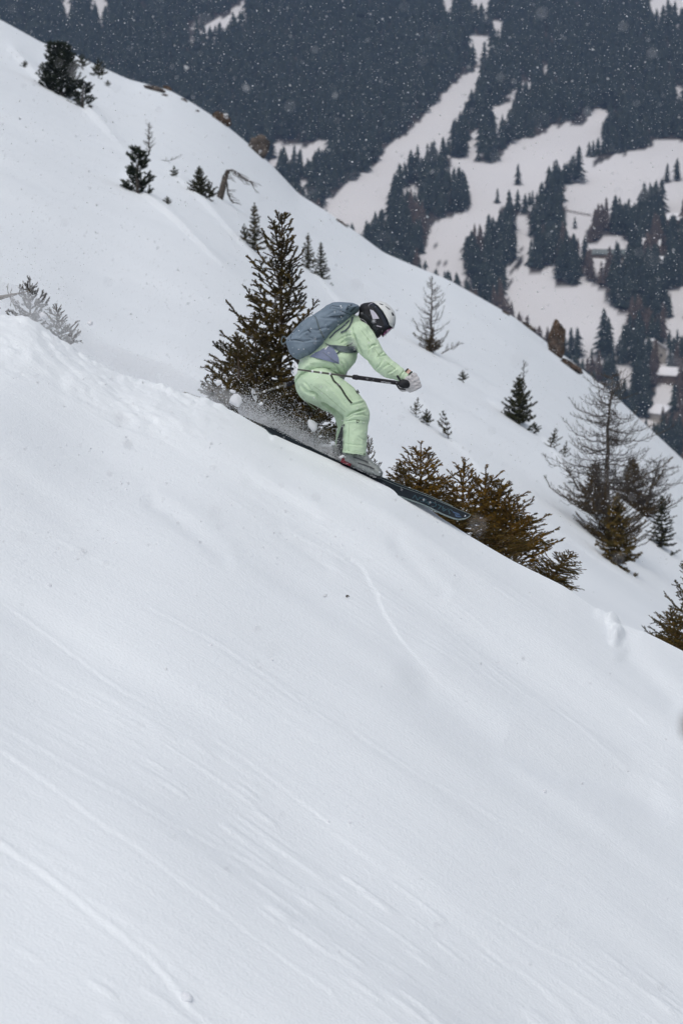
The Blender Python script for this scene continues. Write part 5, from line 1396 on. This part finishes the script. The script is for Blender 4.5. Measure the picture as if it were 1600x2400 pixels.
def text_obj(s, size, name, mat, parent, origin, xdir, ydir, shear=0.0, ext=.0006, spacing=1.0):
    cu = bpy.data.curves.new(name, 'FONT'); cu.body = s; cu.size = size; cu.align_x = 'CENTER'; cu.align_y = 'CENTER'; cu.extrude = ext; cu.shear = shear; cu.space_character = spacing; cu.resolution_u = 3
    t = bpy.data.objects.new(name, cu); COL.objects.link(t)
    me = bpy.data.meshes.new_from_object(t.evaluated_get(bpy.context.evaluated_depsgraph_get()))
    bpy.data.objects.remove(t)
    x = unit(np.array(xdir)); y = np.array(ydir, float); y = unit(y - x * (y @ x)); z = np.cross(x, y)
    Mx = Matrix(((x[0], y[0], z[0]), (x[1], y[1], z[1]), (x[2], y[2], z[2]))).to_4x4()
    me.transform(Mx); off = np.zeros(3); p = parent
    while p is not None: off = off + np.array(p.location); p = p.parent
    me.transform(Matrix.Translation(Vector(np.array(origin) - off)))
    me.materials.clear(); me.materials.append(M[mat]); me.name = name
    return link(name, me, parent)
tocam = lambda p: -unit(np.array(p))
pt = A + ax * .245; side = unit(np.cross(ax, tocam(pt))); 
if side[2] > 0: side = -side            # towards the ground
nrm = unit(tocam(pt) * .9 + side * .45)
text_obj('SALOMON', .017, 'lettering', 'white_print', rtp, pt + nrm * .0168, -ax, -np.cross(ax, nrm) if np.cross(-ax, nrm)[2] < 0 else np.cross(-ax, nrm) * 1.0, .3)
# wrist strap and knob around the fist
V, F = tubes([(px_at(930, 880, -96), px_at(936, 889, -98), .008, .008), (px_at(936, 889, -98), px_at(941, 901, -96), .008, .009), (px_at(928, 900, -98), px_at(935, 911, -98), .007, .007), (px_at(935, 911, -98), px_at(950, 913, -96), .007, .006)], 6)
add('wrist_strap', V, F, M['black'], rtp)
add_lathe('grip_collar', [(.045, .017), (.06, .030), (.10, .034), (.125, .026), (.135, .017)], A, Bp, 'black', rtp, 14)
A2 = px_at(800, 861, 52); B2 = px_at(578, 931, 120)
pole(A2, B2, 'farther ski pole, black, pointing back down in front of the large spruce', (.56, .66, .80), False, .40)

# ------------------------------------------------------------------ skis
def ski(TOP, zc, label, dvec, wid, letters):
    """TOP: upper edge polyline (px,row); dvec: offset of the lower edge at full width"""
    n = 60; p = np.array(dense(TOP, n)); s = np.linspace(0, 1, n)
    ws = np.interp(s, wid[0], wid[1])[:, None]
    dv = np.stack([np.interp(s, dvec[0], [q[k] for q in dvec[1]]) for k in range(3)], -1)
    up = np.concatenate([p, np.full((n, 1), zc)], 1); lo = up + dv * ws
    Wt, Wl = S(up[:, 0], up[:, 1], up[:, 2]), S(lo[:, 0], lo[:, 1], lo[:, 2])
    tang = np.gradient(Wt, axis=0); tang /= np.linalg.norm(tang, axis=1, keepdims=True)
    nb = np.cross(tang, S(*(up[n // 2] + dv[n // 2])) - S(*up[n // 2])); nb /= np.linalg.norm(nb, axis=1, keepdims=True)
    nb = np.where((nb * -Wt).sum(1, keepdims=True) < 0, -nb, nb)       # base normal, towards the camera
    th = .012 * np.clip(np.minimum(s * 30, (1 - s) * 8) + .25, 0, 1)[:, None]
    rt = empty('ski', tuple(Wl[0])); tag(rt, label, 'ski'); off = Wl[0]
    ring = np.stack([Wt, Wl, Wl - nb * th, Wt - nb * th], 1).reshape(-1, 3)
    i = np.arange(n - 1)[:, None] * 4
    F = np.concatenate([i + np.array([[a, (a + 1) % 4, 4 + (a + 1) % 4, 4 + a]]) for a in range(4)])
    F = np.concatenate([F, np.array([[0, 3, 2, 1], [4 * n - 4, 4 * n - 3, 4 * n - 2, 4 * n - 1]])])
    link('ski_body', mesh_np('ski_body', ring - off, F, False, [M['ski_base']]), rt)
    for W, o2, nm in ((Wt, Wl, 'edge'), (Wl, Wt, 'edge')):
        inn = unit2(o2 - W) * .0022
        r2 = np.stack([W + nb * .0008 - inn * .5, W + nb * .0008 + inn, W - nb * .010 + inn * 0 - inn * .5], 1).reshape(-1, 3); j = np.arange(n - 1)[:, None] * 3
        F2 = np.concatenate([j + np.array([[a, (a + 1) % 3, 3 + (a + 1) % 3, 3 + a]]) for a in range(3)])
        link(nm, mesh_np(nm, r2 - off, F2, False, [M['ski_edge']]), rt)
    if letters:
        def on(sx, v): 
            k = sx * (n - 1); i0 = int(k); fr = k - i0; a = Wt[i0] + (Wt[i0 + 1] - Wt[i0]) * fr; b2 = Wl[i0] + (Wl[i0 + 1] - Wl[i0]) * fr
            return a + (b2 - a) * v, nb[i0], unit(Wt[i0 + 1] - Wt[i0]), unit(b2 - a)
        # the name reads from the tip towards the tail, so it stands upside down here
        for ch, sx in zip('SALOMON', np.linspace(.893, .735, 7)):
            q, nn, tg, dn = on(sx, .55)
            text_obj(ch, .075, 'letter', 'ski_letter', rt, q + nn * .0009, -tg, dn, .25, .0004)
        # emblem: two slanted blue bars folded into an S
        for poly in (((.905, .42), (.938, .42), (.945, .62), (.926, .62), (.922, .54), (.910, .54)), ((.915, .60), (.922, .60), (.928, .68), (.944, .68), (.950, .84), (.918, .84))):
            P = [on(a, b2)[0] + on(a, b2)[1] * .0009 for a, b2 in poly]
            bm = bmesh.new(); bm.faces.new([bm.verts.new(tuple(v - off)) for v in P]); bmesh.ops.triangulate(bm, faces=bm.faces[:])
            me = bpy.data.meshes.new('emblem'); bm.to_mesh(me); bm.free(); me.materials.append(M['ski_blue']); link('emblem', me, rt)
    return rt, Wt, Wl, nb
def unit2(v): return v / (np.linalg.norm(v, axis=1, keepdims=True) + 1e-9)
TOPA = [(630, 1001), (643, 1002), (696, 1031), (745, 1056), (790, 1077), (860, 1108), (930, 1138), (1000, 1163), (1050, 1184), (1085, 1199), (1102, 1206)]
wA = ([0, .02, .06, .86, .93, .97, .99, 1], [.55, .9, 1, 1, .86, .52, .26, .04])
dA = ([0, .1, .35, .75, .9, 1], [(-9, 14, -34), (-7, 22, -30), (-2, 23, -28), (2, 23, -27), (5, 30, -18), (3, 28, -18)])
skiA, WtA, WlA, nbA = ski(TOPA, -6, 'nearer black ski on edge with blue emblem near its raised tip', dA, wA, True)
TOPB = [(616, 989), (630, 992), (690, 1022), (745, 1050), (790, 1070), (860, 1102), (930, 1132), (1000, 1158), (1040, 1176), (1062, 1186)]
skiB, *_ = ski(TOPB, 44, 'farther black ski mostly hidden behind the nearer one, its tail showing', dA, wA, False)
# bindings
def binding(px, row, c, w, mat, parent):
    k = S(px, row, c); V, F = box(-.04, .04, -.03, .03, -.012, .022)
    t = unit(S(px + 10, row + 4.6, c) - k); V = np.stack([k + t * v[0] * w + CF * v[1] + unit(np.cross(CF, t)) * -v[2] * -1 for v in V])
    add('binding', V, F, M[mat], parent, False)
binding(812, 1082, -24, 1, 'red', skiA); binding(883, 1113, -24, .8, 'black', skiA); binding(790, 1066, 38, 1, 'black', skiB); binding(860, 1099, 38, .8, 'black', skiB)

# ------------------------------------------------------------------ loose snow
def chunk(px, row, c, ax, seed, label, rot=0.0, name='snow_chunk', sharp=.35, sub=3, group=None):
    bm = bmesh.new(); bmesh.ops.create_icosphere(bm, subdivisions=sub, radius=1.0)
    V = np.array([v.co for v in bm.verts]); F = np.array([[v.index for v in f.verts] for f in bm.faces]); bm.free()
    V = V * (1 + sharp * fbm(V[:, 0] * 1.1 + seed, V[:, 1] * 1.1, V[:, 2] * 1.1, seed=seed, o=3))[:, None]
    V = V * np.array(ax) / 320.0
    cs, sn = math.cos(rot), math.sin(rot); V = np.stack([V[:, 0] * cs - V[:, 2] * sn, V[:, 1], V[:, 0] * sn + V[:, 2] * cs], -1)
    o = link(name, mesh_np(name, V, F, True, [M['clump']]), None, tuple(px_at(px, row, c)))
    tag(o, label, 'snow chunk', group); return o
chunk(553, 937, -10, (13, 9, 15), 3, 'large flying snow chunk at the lower left of the large spruce', .3)
chunk(731, 998, -10, (10, 7, 15), 8, 'leaf shaped flying snow chunk between the ski tail and the boots', .45)
chunk(102, 741, 0, (10, 7, 8), 5, 'snow chunk at the foot of the dusted bushy sapling', -.5)
chunk(211, 758, -10, (7, 6, 6), 9, 'single round snow chunk flying clear of the left saplings', .1)
chunk(545, 918, 30, (8, 5, 4), 14, 'small snow pad resting on the lowest left spruce twigs', -.4)
chunk(512, 897, 40, (9, 6, 6), 15, 'snow pad lying at the outermost left spruce twigs', .4)
chunk(612, 946, 0, (5, 4, 4), 16, 'small snow lump flying above the ski tail', .2)
chunk(800, 1070, -60, (6, 4, 3), 18, 'bit of snow caught at the heel of the boot', .2)
for i, (px, row) in enumerate(BALLS):
    ys = np.linspace(11, 19.9, 300); d = ys * cp
    xs = (px - 800) / FPX * d * .985
    zz = H(xs, ys); _, rr_ = pix(xs, ys, zz); k = int(np.argmin(np.abs(rr_ - row))); Yb = ys[k]; xb = (px - 800) / FPX * (Yb * cp + zz[k] * sp)
    big_ = i == 6
    bm = bmesh.new(); bmesh.ops.create_icosphere(bm, subdivisions=2, radius=1.0)
    V = np.array([v.co for v in bm.verts]); F = np.array([[v.index for v in f_.verts] for f_ in bm.faces]); bm.free()
    r = (.028 if big_ else .008 + .005 * ((i * 7) % 5) / 4)
    V = V * (1 + .25 * fbm(V[:, 0] * 1.5 + i, V[:, 1] * 1.5, V[:, 2] * 1.5, seed=i, o=2))[:, None] * r
    o = link('snowball', mesh_np('snowball', V, F, True, [M['flake']]), None, (xb, Yb, float(H(xb, Yb)) + r * .2))
    if big_: tag(o, 'largest rolled snow clump at the end of the widest track, lower left', 'snowball')
    else: tag(o, 'small rolled snowball resting on the streaked slope', 'snowball', 'small snowballs on the slope')
# spray behind the skis and drifting powder along the upper left edge
rs_ = np.random.RandomState(44)
def particles(pts, sizes, name, label):
    n = len(pts)
    if n > 20000:
        q = rs_.normal(size=(n, 4, 3)) * .35 + np.array([(1, 1, 1), (1, -1, -1), (-1, 1, -1), (-1, -1, 1)]) * .62
        V = q * np.asarray(sizes)[:, None, None] * 1.25 + pts[:, None, :]
        F = (np.arange(n) * 4)[:, None, None] + np.array([(0, 1, 2), (0, 3, 1), (0, 2, 3), (1, 3, 2)])[None]
        o = link(name, mesh_np(name, V.reshape(-1, 3), F.reshape(-1, 3), True, [M['flake']])); tag(o, label, 'snow', kind='stuff'); return o
    d = np.array([(1, 0, 0), (-1, 0, 0), (0, 1, 0), (0, -1, 0), (0, 0, 1), (0, 0, -1)], float)
    T = np.array([(0, 2, 4), (2, 1, 4), (1, 3, 4), (3, 0, 4), (2, 0, 5), (1, 2, 5), (3, 1, 5), (0, 3, 5)])
    j = (.6 + .8 * rs_.rand(n, 6))[:, :, None] * d[None]
    q = rs_.normal(size=(n, 4)); q /= np.linalg.norm(q, axis=1, keepdims=True); w, x, y, z = q.T
    R = np.stack([1 - 2 * (y * y + z * z), 2 * (x * y - z * w), 2 * (x * z + y * w), 2 * (x * y + z * w), 1 - 2 * (x * x + z * z), 2 * (y * z - x * w), 2 * (x * z - y * w), 2 * (y * z + x * w), 1 - 2 * (x * x + y * y)], -1).reshape(n, 3, 3)
    V = np.einsum('nij,nkj->nki', R, j) * np.asarray(sizes)[:, None, None] + pts[:, None, :]
    F = (np.arange(n) * 6)[:, None, None] + T[None]
    o = link(name, mesh_np(name, V.reshape(-1, 3), F.reshape(-1, 3), True, [M['flake']])); tag(o, label, 'snow', kind='stuff'); return o
n = 26000
t = rs_.rand(n) ** .9; px = 560 + t * 320
line = np.interp(px, [540, 620, 700, 800, 900], [955, 990, 1030, 1078, 1125])
hgt = rs_.exponential(1, n) * np.interp(px, [560, 620, 700, 780, 850, 880], [16, 26, 26, 22, 13, 8])
P = S(px - hgt * .25, line + 6 - hgt, rs_.normal(22, 24, n))
particles(P, .0011 + .0026 * rs_.rand(n) ** 3, 'snow_spray', 'fine powder spraying up around the skis')
n = 6500
px = rs_.uniform(-160, 620, n); line = np.interp(px, _gx, _E)
hgt = rs_.exponential(1, n) * np.interp(px, [-160, 0, 200, 400, 560, 620], [60, 55, 50, 42, 22, 14])
P = S(px, line + 10 - hgt, rs_.normal(0, 45, n) + 10)
particles(P, .0014 + .0032 * rs_.rand(n) ** 3, 'snow_powder', 'drifting powder and crumbs kicked up along the upper left edge')
# fine mist of powder, too fine to see the grains
mm = bpy.data.materials.new('powder_mist'); mm.use_nodes = True
for n_ in list(mm.node_tree.nodes):
    if n_.type != 'OUTPUT_MATERIAL': mm.node_tree.nodes.remove(n_)
pv = mm.node_tree.nodes.new('ShaderNodeVolumePrincipled'); pv.inputs['Color'].default_value = (.97, .98, 1, 1); pv.inputs['Density'].default_value = 1.6
mm.node_tree.links.new(pv.outputs[0], [n_ for n_ in mm.node_tree.nodes if n_.type == 'OUTPUT_MATERIAL'][0].inputs['Volume'])
VV, FF, k0 = [], [], 0
for (px, row, c, a, b, d, ang, dens) in ((722, 1032, 34, 95, 17, 26, .50, 1), (640, 990, 40, 70, 20, 30, .46, 1), (560, 940, 40, 70, 18, 34, .40, 1), (110, 748, 44, 190, 36, 60, .55, 1), (330, 858, 44, 190, 30, 60, .36, 1), (470, 915, 44, 110, 24, 50, .32, 1)):
    bm = bmesh.new(); bmesh.ops.create_icosphere(bm, subdivisions=4, radius=1.0)
    V = np.array([v.co for v in bm.verts]); F = np.array([[v.index for v in f_.verts] for f_ in bm.faces]); bm.free()
    V = V * (1 + .22 * fbm(V[:, 0] * 1.7 + px, V[:, 1] * 1.7, V[:, 2] * 1.7, seed=int(px), o=3))[:, None]
    q = V * np.array([a, b, d]); cs, sn = math.cos(ang), math.sin(ang)
    VV.append(S(px + q[:, 0] * cs - q[:, 1] * sn, row + q[:, 0] * sn + q[:, 1] * cs, c + q[:, 2])); FF.append(F + k0); k0 += len(V)
o = link('snow_mist', mesh_np('snow_mist', np.concatenate(VV), np.concatenate(FF), True, [mm])); tag(o, 'thin drifting mist of powder hanging behind the skis', 'snow', kind='stuff')
# falling snow: flakes all through the air in front of the hills
n = 105000
yy = 9 + 58 * rs_.rand(n) ** .7
yy[:500] = 2.6 + 6 * rs_.rand(500)
a = rs_.uniform(-.18, .18, n); e = np.where(rs_.rand(n) < .93, rs_.uniform(-.16, .072, n), rs_.uniform(-.33, -.16, n))
P = np.stack([a * yy, yy, e * yy], -1); gz = H(P[:, 0], np.minimum(yy, 139))
P = P[P[:, 2] > gz + .02]
particles(P, .0013 + .0024 * rs_.rand(len(P)) ** 2 + .003 * (rs_.rand(len(P)) > .98), 'falling_snow', 'snowflakes falling through the whole scene')

# small dark twig end showing in a hollow, and the blurred twig close to the camera
ys = np.linspace(12, 19.9, 400); xs = (813 - 800) / FPX * ys; _, rr_ = pix(xs, ys, H(xs, ys)); k = int(np.argmin(np.abs(rr_ - 1399)))
x, Y = xs[k], ys[k]; z = float(H(x, Y))
rt = empty('buried_twig', (x, Y, z)); tag(rt, 'tiny dark twig end poking from a hollow below the skier', 'twig')
V, F = tubes([(np.array([-.012, 0, -.03]), np.array([0, -.005, .012]), .008, .006), (np.array([0, -.005, .012]), np.array([.016, -.008, .006]), .006, .003)], 6); link('stem', mesh_np('stem', V, F, True, [M['bark_dark']]), rt)
gx, gy = 0.395, 2.75; gz = float(H(gx, gy))
_, _, zt = world_at(1615, 1702, gy)
rt = empty('dry_stalk', (gx, gy, gz)); tag(rt, 'out of focus brown stalk tip at the right picture edge close by', 'twig')
xt = float(world_at(1612, 1702, gy)[0]) - gx; top = np.array([xt, 0, float(zt) - gz])
V, F = tubes([(np.array([0, 0, -.2]), np.array([.03, 0, top[2] * .5]), .006, .005), (np.array([.03, 0, top[2] * .5]), top + (.03, 0, -.02), .005, .004), (top + (.03, 0, -.02), top, .004, .003)], 6); link('stem', mesh_np('stem', V, F, True, [M['bark']]), rt)
bm = bmesh.new(); bmesh.ops.create_icosphere(bm, subdivisions=3, radius=1.0)
V = np.array([v.co for v in bm.verts]) * (.006, .006, .011); F = np.array([[v.index for v in q.verts] for q in bm.faces]); bm.free()
V = V * (1 + .3 * vnoise(V[:, 0] * 300, V[:, 1] * 300, V[:, 2] * 300, seed=2))[:, None]
link('seed_head', mesh_np('seed_head', V + top, F, True, [M['bark']]), rt)
